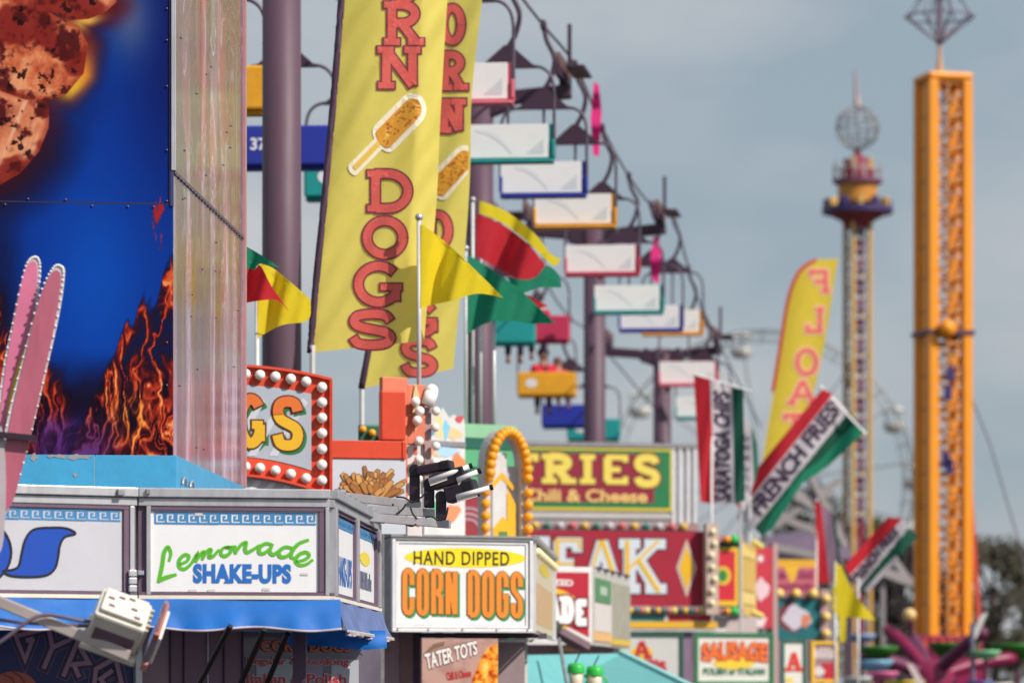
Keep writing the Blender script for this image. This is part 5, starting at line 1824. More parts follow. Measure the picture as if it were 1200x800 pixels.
# teal awning and cups
ta = thing('teal_awning', 'sloping teal canvas canopy in front of the lemonade box', 'awning', P(700, 810, 62) - Vector((0, 0, EYE)))
teal = M('teal_canvas', (116, 190, 194), .7, 0, .1, 2, trans=.2)
q = [P(616, 767, 60), P(728, 765, 64), P(812, 806, 60), P(812, 830, 60), P(614, 830, 58)]
MB().add(q, [(0, 1, 2, 3, 4)]).build('canvas', teal, ta)
MB().add([P(616, 767, 60), P(614, 830, 58), P(614, 834, 58), P(616, 771, 60.1)], [(0, 1, 2, 3)]).build('canvas_hem', teal, ta)
MB().bar(P(728, 765, 64), P(812, 806, 60), .1).build('frame_bar', M('teal_pale', (150, 206, 206), .6), ta)
MB().tube([P(655, 748, 60), P(664, 800, 58.8)], .03, 6).build('brace', alu_dull, ta)
for x, D in ((616, 59.5), (800, 61)):
    b = P(x, 812, D)
    MB().bar((b.x, D, .02), (b.x, D, b.z), .06).build('leg', alu_dull, ta)
cup_c = M('cup_clear', (226, 216, 190), .3, 0, .1)
cup_g = M('cup_green_lid', (40, 190, 74), .4)
for (x, y0, y1, lab) in ((675, 781, 802, 'big plastic cup with green lid at the edge of the teal canopy'), (697, 784, 803, 'big plastic cup with green lid beside its twin on the teal canopy')):
    D = 57.5
    b = P(x, 812, D); s = F / D
    t = thing('souvenir_cup', lab, 'cup', b)
    r = 9.5 / s
    h0, h1 = 0.0, (812 - y0 - 4) / s
    MB().lathe([(0, h0), (r * .7, h0), (r * .95, h1), (r * .9, h1), (0, h1)], b, 20).build('cup_body', cup_c, t, True)
    MB().lathe([(r * 1.08, h1 - .04), (r * 1.08, h1 + .04), (r * .9, h1 + .1), (0, h1 + .12)], b, 20).build('lid', cup_g, t, True)
    MB().tube(smooth_path([b + Vector((r, 0, h1 * .8)), b + Vector((r * 1.5, 0, h1 * .6)), b + Vector((r * .9, 0, h1 * .3))], 5), .02, 6).build('handle', cup_g, t, True)
    MB().tube([b + Vector((-.02, 0, h1 + .1)), b + Vector((.06, 0, h1 + .26))], .012, 6).build('straw', plum_black, t)
dsp = thing('cup_shelf', 'narrow shelf under the green lidded cups', 'shelf', P(686, 810, 57.5) - Vector((0, 0, EYE)))
b = P(686, 812, 57.5)
MB().box((b.x, b.y, b.z - .03), (.8, .4, .05)).build('shelf_board', alu_dull, dsp)
MB().bar((b.x, b.y, .02), (b.x, b.y, b.z - .05), .1).build('shelf_post', alu_dull, dsp)
for (x, y, c) in ((686, 774, (206, 128, 100)), (707, 778, (190, 110, 120)), (692, 776, (30, 140, 70))):
    pass

# ------------------------------------------------------------------ squeezed lemonade box
L1 = Face(600, 65.4, 694, 66.0, 65.8)
L2 = Face(694, 66.0, 738, 72.0, 65.8)
sq = thing('squeezed_lemonade_stand', 'sign box with red and white squeezed lemonade panel beside the corn dogs box', 'food stand', (L1.w(.8, 0).x, 67.5, 0))
L1.slab('sign_box', white_paint, sq, 600, 664, 694, 755, -.3, 0, .01)
Draw(L1, .006).poly([(604, 670), (690, 670), (690, 746), (664, 733), (604, 733)]).build('red_field', I((186, 22, 50)), sq)
Draw(L1, .009).poly([(604, 734), (664, 734), (690, 747), (690, 751), (604, 751)]).build('white_field', I((232, 226, 224)), sq)
Draw(L1, .012).poly([tuple(p) for p in smooth_path([(604, 700), (630, 690), (655, 690), (674, 700), (672, 706), (650, 712), (660, 728), (664, 736), (640, 742), (604, 740)], 4, True)]).build('lemon_shape', I((242, 190, 30)), sq)
Draw(L1, .014).ellipse(650, 733, 9, 6).build('leaf', I((20, 110, 60)), sq)
d = Draw(L1, .017); d.text('SQUEEZED', boxf(613, 677.5, 671, 686, 1.5), .05, .03); d.build('small_lettering', I((236, 220, 220)), sq)
bx = [(623, 696, 637, 724), (641, 697, 655, 726), (657.5, 699, 671.5, 729), (674, 702, 686.5, 732)]
Draw(L1, .020).slab('NADE', bx, 5.2, 4, 3.0).build('letter_outline', I((110, 20, 44)), sq)
Draw(L1, .026).slab('NADE', bx, 5.2, 4, .9).build('letter_fill', I((244, 242, 242)), sq)
L2.slab('sign_box', M('side_grey', (196, 194, 188), .45), sq, 694.3, 664, 738, 755, -.2, 0)
L2.slab('green_square', I((84, 140, 92)), sq, 697, 675, 715, 703, 0, .02)
Draw(L2, .024).rect(702, 684, 710, 694).build('square_mark', I((180, 200, 180)), sq)
for k in range(7):
    L2.slab('rib', M('rib_grey', (176, 174, 160), .5), sq, 717.5 + k * 2.9, 676, 718.8 + k * 2.9, 744, 0, .04)
L2.slab('pale_square', I((222, 214, 212)), sq, 697, 705, 715, 738, 0, .015)
L2.slab('orange_strip', I((236, 186, 120)), sq, 696, 739, 716, 750, 0, .02)
L2.slab('yellow_strip', I((226, 190, 60)), sq, 716.5, 745, 737.5, 752, 0, .025)
for k in range(5):
    L2.slab('roof_clip', mauve_dk, sq, 700 + k * 8, 661.5, 703 + k * 8, 664.5, -.05, .05)
SW = Face(600, 67, 740, 70, 68)
SW.slab('body', M('stand_body_mauve', (140, 108, 114), .5), sq, 620, 755.5, 735, 916, -1.2, -.3)
MB().bar(P(650, 738, 64.8), P(684, 757, 65.2), .35, .12).build('awning_arm', M('arm_mauve', (128, 104, 116), .5), sq)
SW.slab('light_box', I((210, 160, 110)), sq, 668, 757, 684, 763, -.28, -.1)

# ------------------------------------------------------------------ fries sign and steak banner
FS = Face(540, 87.4, 820, 88.6, 88)
fs_ = thing('fries_sign', 'green and red chili and cheese fries sign in a white metal frame', 'sign', (FS.w(3, 0).x, 88.8, 0))
FS.slab('back_box', M('pale_grey_box', (196, 196, 200), .5), fs_, 560, 521, 817, 612, -1.0, -.03)
FS.slab('top_rail', alu_dull, fs_, 555, 518, 819, 523, -1.05, .05)
for x in (789, 797, 806, 814):
    FS.slab('corner_slat', boxm, fs_, x - 1.6, 523, x + 1.6, 612, -.03, .03)
FS.slab('lower_rail', M('rail_lilac', (196, 190, 190), .5), fs_, 560, 601, 786, 607, -.03, .03)
FS.slab('sign_board', I((228, 206, 60)), fs_, 590, 524.5, 787.5, 597.5, -.02, .02)
FS.slab('green_field', I((34, 124, 76)), fs_, 592.5, 527, 785, 594, .02, .03)
Draw(FS, .034).poly([(600, 531), (745, 531), (766, 552), (766, 588), (600, 588)]).build('red_field', I((150, 30, 60)), fs_)
bx = [(606, 532, 632, 567), (636, 532, 671, 567), (677, 532, 699, 567), (705, 532, 737, 567), (742, 532, 773, 569)]
Draw(FS, .040).slab('FRIES', bx, 9.5, 6.5, 2.2).build('letter_outline', I((120, 50, 50)), fs_)
Draw(FS, .048).slab('FRIES', bx, 9.5, 6.5, 0).build('letter_fill', I((238, 214, 96)), fs_)
Draw(FS, .042).text('Chili & Cheese', boxf(613, 573, 758, 588), .06, .03).build('small_lettering_edge', I((110, 30, 50)), fs_)
Draw(FS, .048).text('Chili & Cheese', boxf(613, 573, 758, 588), .03, .03).build('small_lettering', I((240, 196, 120)), fs_)
for x in (600, 800):
    MB().bar(FS(x, 610, -.5), Vector((FS(x, 0, -.5).x, FS(x, 0, -.5).y, .02)), .25).build('support_post', alu_dull, fs_)
for k in range(14):
    place_bulbs(fs_, [FS(612 + k * 14.5, 616, .08)], .09, [I((206, 90, 90)), I((220, 180, 70)), I((60, 130, 120)), I((196, 190, 196))][k % 4], I((150, 120, 120)), 'coloured_bulb')
FS.slab('bulb_rail', I((170, 136, 140)), fs_, 600, 612.3, 820, 620, -.4, .0)
SK = Face(552, 79.6, 834, 80.6, 80)
sk = thing('steak_stand', 'red stand with white and yellow steak lettering and a yellow diamond', 'food stand', (SK.w(3, 0).x, 81, 0))
SK.slab('banner_board', M('deep_red_board', (168, 22, 52), .55, 0, .22, .8), sk, 552, 621, 833, 709, -.2, 0)
bx = [(598, 630, 640, 690), (648, 631, 681, 688), (683, 631, 728, 690), (727, 632, 776, 692)]
SKB = [(606, 630, 644, 690), (648, 631, 682, 689), (684, 631, 727, 690), (729, 632, 776, 693)]
Draw(SK, .006).slab('STEAK', [(561, 631, 601, 690)] + SKB, 11.5, 8.5, 3.2).build('letter_outline', I((72, 40, 62)), sk)
Draw(SK, .014).slab('STEAK', [(561, 631, 601, 690)] + SKB, 11.5, 8.5, 1.6).build('letter_fill', I((214, 222, 232)), sk)
Draw(SK, .022).slab('EAK', SKB[1:], 5, 3, 0, serif=.2).build('letter_core', I((236, 190, 40)), sk)
Draw(SK, .008).poly([(804.5, 630), (816.5, 664), (804.5, 699), (792.5, 664)]).build('diamond_edge', I((206, 188, 182)), sk)
Draw(SK, .014).poly([(804.5, 638), (813, 664), (804.5, 691), (796, 664)]).build('diamond', I((236, 184, 30)), sk)
SK.slab('bulb_rail', M('rail_pink', (188, 150, 146), .5), sk, 560, 710, 840, 719, -.3, .02)
cb = [I((222, 176, 60)), I((60, 110, 120)), I((196, 120, 120)), I((232, 210, 120)), I((70, 70, 100))]
for k in range(16):
    place_bulbs(sk, [SK(738 + k * 6.4, 714.5, .08)], .07, cb[k % 5], I((150, 120, 120)), 'coloured_bulb')
SK.slab('teal_strip', I((22, 120, 120)), sk, 700, 719.5, 778, 726.5, -.3, .01)
SK.slab('white_gap', white_paint, sk, 778.5, 719.5, 783, 726.5, -.3, .01)
SK.slab('red_strip', I((178, 26, 46)), sk, 783.5, 719.5, 834, 726.5, -.3, .01)
SK.slab('yellow_rail', I((232, 180, 46)), sk, 700, 727.5, 840, 735, -.3, .06)
SK.slab('pale_rail', white_paint, sk, 700, 735.5, 850, 738.5, -.3, .03)
SK.slab('lit_column', M('column_cream', (208, 184, 172), .5, 0, .3, 3), sk, 824, 612, 838, 719, .0, .3)
for k in range(7):
    MB().ball(SK(831 + 2 * math.sin(k * 2), 622 + k * 14, .32), .07, 10, 7).build('column_bulb', M('warm_bulb', (246, 232, 190), .3), sk, True)
SK.slab('body', M('stand_shade', (120, 96, 104), .6), sk, 600, 738.7, 846, 905, -2.6, -.6)
SK.slab('canopy_edge', M('mauve_column', (136, 112, 138), .5), sk, 800, 739, 812, 905, -.55, -.1)

def sign_box(face, x0, y0, x1, y1, name, label, board, border, t=3.0, group=None):
    th_ = thing(name, label, 'sign', (face((x0 + x1) / 2, 0).x, face((x0 + x1) / 2, 0).y + .2, 0), 0, group)
    face.slab('sign_board', M('b_%s' % name + str(board), board, .45, 0, .08, 1.5), th_, x0, y0, x1, y1, -.12, 0)
    mb = MB(); face.frame(mb, x0, y0, x1, y1, t, 0, .05); mb.build('border', I(border), th_)
    xm = (x0 + x1) / 2
    p = face(xm, y1, -.1)
    MB().bar((p.x, p.y, .02), (p.x, p.y, p.z + .02), .12).build('post', alu_dull, th_)
    return th_
Z1 = Face(730, 76.2, 812, 76.6, 76.4)
a_ = sign_box(Z1, 722, 741, 800, 812, 'apple_board', 'grey white board with red lettering and a dark green border beneath the steak banner', (202, 202, 200), (24, 92, 74))
Draw(Z1, .01).ellipse(752, 765, 13, 9).build('yellow_mark', I((232, 190, 50)), a_)
Draw(Z1, .02).slab('A', [(742, 749, 762, 771)], 5, 4).build('big_letter', I((190, 30, 56)), a_)
blocks(Z1, 757, 772, 771, 778, 4, .02, I((196, 50, 66)), a_, 1.6)
Draw(Z1, .022).slab('S', [(770, 774, 781, 787)], 4, 3.4).build('letter_s', I((196, 50, 66)), a_)
Z2 = Face(810, 78.4, 910, 79.0, 78.7)
a_ = sign_box(Z2, 814, 741, 906, 801, 'sausage_board', 'white sausage board with green border and red and yellow lettering', (226, 222, 214), (30, 128, 84), 3.4)
Draw(Z2, .01).ellipse(860, 776, 24, 8).build('yellow_mark', I((240, 204, 60)), a_)
xf = boxf(822, 754, 899, 775, 0, 2)
Draw(Z2, .014).text('SAUSAGE', xf, .09, .04).build('lettering_edge', I((186, 40, 40)), a_)
Draw(Z2, .020).text('SAUSAGE', xf, .035, .04).build('lettering', I((240, 120, 50)), a_)
Draw(Z2, .018).text('POLISH or ITALIAN', boxf(824, 782, 896, 790), .03, .03).build('small_lettering', I((40, 120, 84)), a_)
Z3 = Face(910, 84, 950, 84.3, 84.2)
a_ = sign_box(Z3, 916, 749, 944, 812, 'letter_board', 'narrow white board with one red capital letter right of the sausage board', (224, 222, 218), (36, 110, 84), 2.4)
Draw(Z3, .014).slab('A', [(921, 762, 939, 786)], 5.5, 4).build('big_letter', I((214, 56, 40)), a_)
Draw(Z3, .012).ellipse(925, 796, 5, 3).build('yellow_mark', I((240, 210, 70)), a_)
Z4 = Face(945, 88, 990, 88.4, 88.2)
a_ = sign_box(Z4, 950, 751, 981, 799, 'yellow_framed_board', 'small red and grey board in a bright yellow frame', (150, 120, 128), (240, 186, 30), 3.5)
Draw(Z4, .01).poly([(963, 776), (977, 776), (977, 795), (966, 795)]).build('red_field', I((186, 28, 52)), a_)
blocks(Z4, 954, 758, 977, 771, 4, .014, I((222, 206, 210)), a_, 2)
blob(Z4, 960, 786, 5, 6, (214, 204, 206), a_, .016, 4)

# red booth with green frame
RB1 = Face(838, 90, 869, 90.2, 90); RB2 = Face(869, 90.2, 886, 93.5, 90)
rb_ = thing('red_booth', 'red and green game booth with yellow edging and coloured bulbs', 'booth', (RB1.w(.3, 0).x, 91, 0))
RB1.slab('booth_wall', I((20, 104, 82)), rb_, 838, 634, 869, 720, -.3, 0)
RB1.slab('yellow_panel', I((236, 190, 40)), rb_, 838, 641, 865, 709, 0, .02)
RB1.slab('red_panel', I((206, 34, 56)), rb_, 838, 645, 861, 703, .02, .03)
Draw(RB1, .04).ellipse(847, 674, 9, 11).build('yellow_ring', I((226, 190, 50)), rb_)
Draw(RB1, .045).ellipse(846, 674, 5.5, 7).build('green_disc', I((40, 130, 60)), rb_)
RB2.slab('side_wall', I((220, 190, 110)), rb_, 869.3, 634, 886, 720, -.2, 0)
for y0, y1, c in ((640, 650, (240, 214, 120)), (652, 690, (214, 180, 90)), (693, 706, (236, 210, 130))):
    RB2.slab('side_panel', I(c), rb_, 871, y0, 884, y1, 0, .03)
for y in (633, 717):
    RB1.slab('bulb_rail', I((178, 120, 120)), rb_, 836, y - 5, 870, y + 2, 0, .1)
    place_bulbs(rb_, [RB1(849, y - 1, .2)], .085, bulb_amber, None, 'amber_bulb')
    place_bulbs(rb_, [RB1(857, y - 1, .2)], .11, I((30, 190, 90)), None, 'green_bulb')
    place_bulbs(rb_, [RB2(876 + k * 4, y - 1 + k, .15) for k in range(3)], .08, I((226, 206, 110)), None, 'warm_bulb')
RB1.slab('base', I((196, 180, 180)), rb_, 836, 722, 888, 895, -.5, -.05)
RS = Face(884, 94, 908, 94.2, 94)
rs_ = thing('star_board', 'tall narrow red board with white star and pale blotches beside the red booth', 'sign', (RS.w(.2, 0).x, 94.2, 0))
RS.slab('sign_board', M('star_red', (198, 48, 70), .5, 0, .15), rs_, 884, 641, 906, 735, -.15, 0)
RS.slab('edge_post', I((186, 150, 150)), rs_, 905.5, 636, 911, 890, -.2, .02)
st = [(891 + (5.5 if k % 2 == 0 else 2.0) * math.cos(math.pi * k / 8), 654 + (6.5 if k % 2 == 0 else 2.4) * math.sin(math.pi * k / 8)) for k in range(16)]
Draw(RS, .01).poly(st).build('white_star', I((240, 236, 238)), rs_)
blob(RS, 893, 690, 7, 13, (226, 196, 206), rs_, .012, 3)
blob(RS, 890, 728, 8, 6, (232, 214, 216), rs_, .012, 5)
PS = Face(905, 98, 962, 98.3, 98)
ps = thing('pink_header_stand', 'stand with pink lettered yellow header and teal wall carrying a white swirl', 'food stand', (PS.w(.5, 0).x, 98.5, 0))
PS.slab('header', I((226, 172, 50)), ps, 908, 655, 956, 700, -.3, 0)
PS.slab('header_field', I((196, 104, 120)), ps, 909, 664, 955, 694, 0, .03)
Draw(PS, .035).poly([(918, 663), (936, 663), (928, 686)]).build('yellow_drip', I((232, 180, 50)), ps)
blocks(PS, 911, 668, 921, 678, 2, .04, I((150, 50, 92)), ps, 2)
blocks(PS, 935, 668, 953, 678, 3, .04, I((150, 50, 92)), ps, 2)
blocks(PS, 911, 682, 953, 691, 8, .04, I((150, 50, 92)), ps, 1.8)
PS.slab('lamp_rail', I((150, 110, 120)), ps, 908, 694.5, 960, 700, -.1, .06)
place_bulbs(ps, [PS(x, 695, .15) for x in (911, 931, 951)], .12, I((244, 216, 120)), None, 'warm_bulb')
place_bulbs(ps, [PS(966, y, .15) for y in (701, 722, 742)], .12, I((240, 206, 120)), None, 'warm_bulb')
PS.slab('teal_wall', M('teal_board', (10, 104, 112), .5), ps, 908, 700.5, 961, 748, -.3, 0)
PS.slab('side_post', I((176, 146, 150)), ps, 961.3, 690, 971, 880, -.3, .05)
PS.slab('lower_wall', I((150, 130, 140)), ps, 908, 748.5, 961, 880, -.3, -.02)
blob(PS, 925, 724, 13, 17, (128, 40, 60), ps, .004, 2)
blob(PS, 934, 723, 14, 14, (206, 200, 216), ps, .01, 8)
blob(PS, 944, 726, 5, 8, (214, 130, 100), ps, .014, 9)

# grey ride roof with struts between the flags
gr = thing('grey_ride_roof', 'low grey ride canopy with crossing pale steel beams behind the red booth', 'ride', P(940, 810, 150) - Vector((0, 0, EYE)))
gm = M('ride_grey', (150, 144, 146), .5, .1); gp = M('ride_roof_mauve', (112, 94, 116), .6)
gp2 = M('ride_roof_dark', (84, 66, 88), .6)
MB().hexa([P(880, 655, 150), P(1000, 655, 150), P(985, 612, 153), P(880, 632, 153)], [P(880, 655, 158), P(1000, 655, 158), P(985, 612, 155), P(880, 632, 155)]).build('canopy', gp, gr)
for (a, b, wd_) in (((895, 592), (975, 575), .5), ((905, 618), (985, 562), .3), ((900, 600), (970, 628), .35), ((950, 560), (990, 640), .3), ((905, 640), (975, 655), .35), ((930, 580), (965, 600), .4), ((1035, 640), (1072, 690), .3), ((1030, 668), (1075, 685), .45)):
    MB().bar(P(a[0], a[1], 149), P(b[0], b[1], 149.5), wd_ * .8).build('beam', gm, gr)
for x in (885, 940, 995):
    p = P(x, 650, 154)
    MB().bar((p.x, p.y, .02), (p.x, p.y, p.z), .3).build('column', gp2, gr)
for x in (895, 975, 1035, 1074):
    p = P(x, 600 if x < 1000 else 680, 149.3)
    MB().bar((p.x, p.y, .02), (p.x, p.y, p.z), .18).build('column', gm, gr)

# ------------------------------------------------------------------ spider ride low at the right
sp = thing('spider_ride', 'magenta spider ride with raised arms and coloured tub cars', 'ride', P(1092, 810, 112) - Vector((0, 0, EYE)))
mag = M('spider_magenta', (132, 20, 70), .4, 0, .2, 1)
magd = M('spider_plum', (104, 40, 76), .45, 0, .2, 1)
hub = P(1092, 795, 112)
MB().lathe([(.9, .02), (.8, .6), (.55, hub.z - .3), (.7, hub.z + .1), (.35, hub.z + .5), (0, hub.z + .55)], (hub.x, hub.y, 0), 20).build('hub', mag, sp, True)
arms = [((1038, 735), 113.5, mag), ((1155, 738), 110.5, magd), ((1010, 768), 111, magd), ((1190, 770), 113, mag), ((1068, 745), 114.5, magd), ((1128, 762), 114, magd)]
for (x, y), D, m_ in arms:
    e = P(x, y, D)
    mid = (hub + e) / 2 + Vector((0, 0, .12))
    MB().tube(smooth_path([hub, mid, e], 5), [.2] * 10 + [.12], 8).build('arm', m_, sp, True)
def tub(x, y, D, r, col, lid=None):
    p = P(x, y, D)
    MB().lathe([(0, -.5 * r), (.6 * r, -.45 * r), (r, 0), (1.05 * r, .15 * r), (.9 * r, .15 * r)], p, 18).build('tub_car', I(col), sp, True)
    MB().tube([p + Vector((0, 0, -.2)), Vector((p.x, p.y, .02))], .06, 6).build('car_leg', magd, sp)
for (x, y, D, r, c) in ((1030, 760, 111, .55, (50, 122, 40)), (1118, 757, 114.5, .75, (48, 118, 38)), (1192, 758, 113.5, .75, (50, 120, 40)), (1155, 764, 109, .42, (130, 206, 150)), (1026, 776, 109, .5, (120, 184, 214)), (1034, 789, 108, .45, (220, 110, 164)), (1060, 800, 107, .55, (204, 186, 50)), (1148, 800, 107.5, .4, (30, 70, 160)), (1134, 806, 107, .35, (230, 190, 60)), (1170, 802, 107, .4, (222, 210, 206)), (1010, 745, 112, .4, (140, 170, 214)), (1006, 795, 108, .45, (206, 212, 212))):
    tub(x, y, D, r, c)
wing = M('pale_fin', (196, 196, 196), .4)
MB().hexa([P(1136, 748, 109.5), P(1144, 748, 109.5), P(1158, 716, 109.6), P(1150, 720, 109.6)], [P(1136, 748, 109.7), P(1144, 748, 109.7), P(1158, 716, 109.8), P(1150, 720, 109.8)]).build('fin', wing, sp)
MB().tube([P(1139, 730, 109), P(1141, 812, 109)], .07, 8).build('light_pole', I((110, 104, 130)), sp)
MB().hexa([P(1070, 778, 106), P(1084, 800, 106), P(1078, 808, 106), P(1062, 776, 106)], [P(1070, 778, 106.2), P(1084, 800, 106.2), P(1078, 808, 106.2), P(1062, 776, 106.2)]).build('fin', I((214, 196, 196)), sp)
MB().ball(P(1066, 720, 113), .2, 10, 8).build('lamp_globe', I((226, 190, 130)), sp, True)
MB().tube([P(1066, 720, 113), P(1068, 745, 113.4)], .05, 6).build('lamp_stem', magd, sp)

# ------------------------------------------------------------------ corn dogs banners
def cloth_grid(name, mapper, lft, rgt, nx, ny, mat, parent):
    vs = []
    for j in range(ny + 1):
        t = j / ny
        a, b = lft(t), rgt(t)
        for i in range(nx + 1):
            s = i / nx
            vs.append(mapper(a[0] + (b[0] - a[0]) * s, a[1] + (b[1] - a[1]) * s, 0))
    fs = [(j * (nx + 1) + i, (j + 1) * (nx + 1) + i, (j + 1) * (nx + 1) + i + 1, j * (nx + 1) + i + 1) for j in range(ny) for i in range(nx)]
    return MB().add(vs, fs).build(name, mat, parent, True)
def along(pts):
    pts = [Vector(p) for p in smooth_path(pts, 8)]
    def f(t):
        k = t * (len(pts) - 1)
        i = min(int(k), len(pts) - 2)
        return pts[i].lerp(pts[i + 1], k - i)
    return f
def corn_dog_icon(mapper, par, cx, cy, s, off=.012, clip=None):
    R = lambda a, b: (cx + (a * .80 + b * .60) * s, cy + (-a * .60 * 1.35 + b * .80) * s)
    def capsule(w, l0, l1, o, mat, name):
        pts = [R(l0 + (l1 - l0) * 0, -w)] + [R(l1 + w * math.cos(a) * .9, w * math.sin(a)) for a in [math.radians(-90 + 180 * k / 10) for k in range(11)]] + [R(l0 - w * math.cos(a) * .5, w * math.sin(a)) for a in [math.radians(90 - 180 * k / 8) for k in range(9)]]
        if clip:
            pts = [(max(p[0], clip[0]), p[1]) for p in pts]
            pts = [(min(p[0], clip[1]), p[1]) for p in pts]
        Draw(mapper, o, 10).poly(pts).build(name, mat, par)
    capsule(17, 2, 40, off, I((238, 228, 206)), 'icon_halo')
    capsule(7, -40, 6, off + .0015, I((238, 228, 206)), 'icon_halo')
    capsule(3.0, -37, 6, off + .006, I((226, 190, 84)), 'stick')
    capsule(11.5, 2, 40, off + .007, I((216, 150, 44)), 'corn_dog')
    d = Draw(mapper, off + .012)
    r = random.Random(3)
    for k in range(40):
        a, b = r.uniform(0, 46), r.uniform(-9, 9)
        x, y = R(a, b)
        if clip and not (clip[0] + 2 < x < clip[1] - 2):
            continue
        d.ellipse(x, y, r.uniform(.6, 1.6), r.uniform(.6, 1.4), 8)
    d.build('crumbs', I((176, 104, 36)), par)['kind'] = 'stuff'
red_ink = I((214, 92, 84)); plum_ink = I((124, 48, 66))
def banner(D0, ripple, lft, rgt, lettering, icon, label, pole, loc, W, T, g):
    t = thing('corn_dogs_banner', label, 'banner', loc, 0, 'yellow corn dogs banners')
    mp_ = lambda x, y, o: P(x, y, D0 + ripple(x, y) - o)
    cloth_grid('cloth', mp_, lft, rgt, 60, 120, banner_cloth, t)
    sl = MB()
    L_ = [lft(k / 40) for k in range(41)]
    sl.tube([P(p[0] - 1.5, p[1], D0 - .0 + ripple(p[0], p[1])) for p in L_], .045, 8)
    sl.build('sleeve', M('sleeve_plum', (70, 44, 72), .6), t, True)
    for s, boxes in lettering:
        Draw(mp_, .012, 9).slab(s, boxes, W, T, 2.0).build('letter_outline', plum_ink, t)
        Draw(mp_, .018, 9).slab(s, boxes, W, T, 0).build('letter_fill', red_ink, t)
    corn_dog_icon(mp_, t, *icon)
    (px, y0) = pole
    b = P(px, y0, D0 + ripple(px, y0))
    MB().tube([b + Vector((0, 0, .1)), Vector((b.x, b.y, 0.02))], .035, 8).build('pole', steel_pole, t)
l1 = along([(406, -60), (400, 20), (392, 120), (381, 240), (371, 340), (365, 413)])
r1 = along([(529, -60), (523, 20), (516, 140), (512, 230), (504, 320), (497, 399)])
rip1 = lambda x, y: .035 * math.sin((x - 365) * .06 + y * .011) + .022 * math.sin((x * .9 + y * .5) * .09 + 1.5 * math.sin(y * .012)) + .012 * math.sin((x * 1.3 + y * .8) * .16 + 1.3 + math.sin(y * .03)) + .22 * max(0, (x - (512 - (y - 100) * .05) + 24) / 24) ** 1.5
banner(47.35, rip1, l1, r1, [('ORNDOGS', [(455, -42, 494, 2), (451, 2, 493, 53), (446, 55, 490, 104), (433, 200, 483, 248), (425, 255, 477, 302), (415, 308, 472, 358), (409, 364, 463, 408)])], (448, 164, 1.08),
       'big yellow corn dogs banner with plum sleeve, in front of its twin', (366, 414), (P(366, 0, 47.35).x, 47.35, 0), 10, 7.5, 0)
l2 = along([(497, -60), (487, 60), (470, 200), (448, 330), (425, 455)])
r2 = along([(572, -60), (565, 0), (553, 110), (551, 200), (546, 280), (538, 360), (531, 432)])
rip2 = lambda x, y: .04 * math.sin((x - 425) * .07 + y * .012 + 1) + .022 * math.sin((x * .9 + y * .55) * .09 + 1.2 * math.sin(y * .014)) + .012 * math.sin((x * 1.3 + y * .7) * .16)
banner(51.5, rip2, l2, r2, [('ORNDOGS', [(515, 6, 545, 52), (515, 61, 545, 106), (515, 116, 543, 156), (500, 248, 530, 292), (492, 300, 522, 345), (480, 355, 514, 393), (470, 396, 512, 440)])], (512, 221, 1.0, .012, (490, 549)),
       'yellow corn dogs banner hanging behind the bigger one', (424, 456), (P(424, 0, 51.5).x, 51.5, 0), 9, 7, 0)

# ------------------------------------------------------------------ small flags
def weld(o):
    bm = bmesh.new(); bm.from_mesh(o.data)
    bmesh.ops.remove_doubles(bm, verts=bm.verts, dist=.0008)
    bmesh.ops.recalc_face_normals(bm, faces=bm.faces)
    bm.to_mesh(o.data); bm.free()
    o.data.polygons.foreach_set('use_smooth', [True] * len(o.data.polygons))
def flag(name, label, D, bands, pole, rip, group=None, texts=(), finial=True, cat='flag', foot=None):
    (px, py0, slant) = pole
    b = P(px, py0, D)
    t = thing(name, label, cat, (b.x, D, 0), 0, group)
    mp_ = lambda x, y, o: P(x, y, D + rip(x, y) - o)
    for pts, mat, nm in bands:
        d = Draw(mp_, 0, 4.5).poly(pts)
        d.k = 0
        weld(d.build(nm, mat, t))
    zf = P(px, foot, D).z if foot else .02
    MB().tube([b + Vector((0, .03, 0)), Vector((b.x + slant, D + .03, zf))], .028, 8).build('pole', steel_pole, t, True)
    if finial:
        MB().ball(b + Vector((0, .03, .03)), .05, 10, 8).build('finial', alu, t, True)
    for fn in texts:
        fn(mp_, t)
    return t
GF = 'small coloured pennants on white poles'
wav = lambda x0, k, A, ph=0: (lambda x, y: A * min(1, abs(x - x0) / 22) * (math.sin((x - x0) * k + y * .02 + ph) + .4 * math.sin((x - x0) * k * 2.1 + y * .05)))
sm = lambda pts, n=5: [tuple(p) for p in smooth_path(pts, n)]
flag('pennant', 'yellow pennant beside the flame panel', 46.0, [(sm([(302, 309), (318, 313), (340, 330), (364, 351)]) + sm([(364, 351), (361, 375), (330, 381), (302, 396)])[1:], yellow_cloth, 'cloth')], (301, 305, 0), wav(302, .1, .1), GF)
flag('pennant', 'red and green pennant peeping from behind the flame panel', 45.8, [(sm([(270, 280), (287, 288), (308, 300), (329, 314)]) + sm([(329, 314), (305, 309), (296, 316), (270, 308)])[1:], green_cloth, 'green_stripe'), (sm([(270, 308), (296, 316), (305, 311), (318, 335), (340, 366)]) + sm([(340, 366), (325, 352), (306, 352), (270, 358)])[1:], red_cloth, 'red_stripe')], (268, 276, 0), wav(270, .09, .12), GF)
flag('pennant', 'bright yellow pennant flying over the corn dogs banners', 47.06, [(sm([(493, 262), (520, 282), (556, 315), (590, 349)]) + sm([(590, 349), (560, 344), (530, 352), (493, 360)])[1:], yellow_cloth, 'cloth')], (491, 257, 0), wav(493, .09, .13), GF, foot=500)
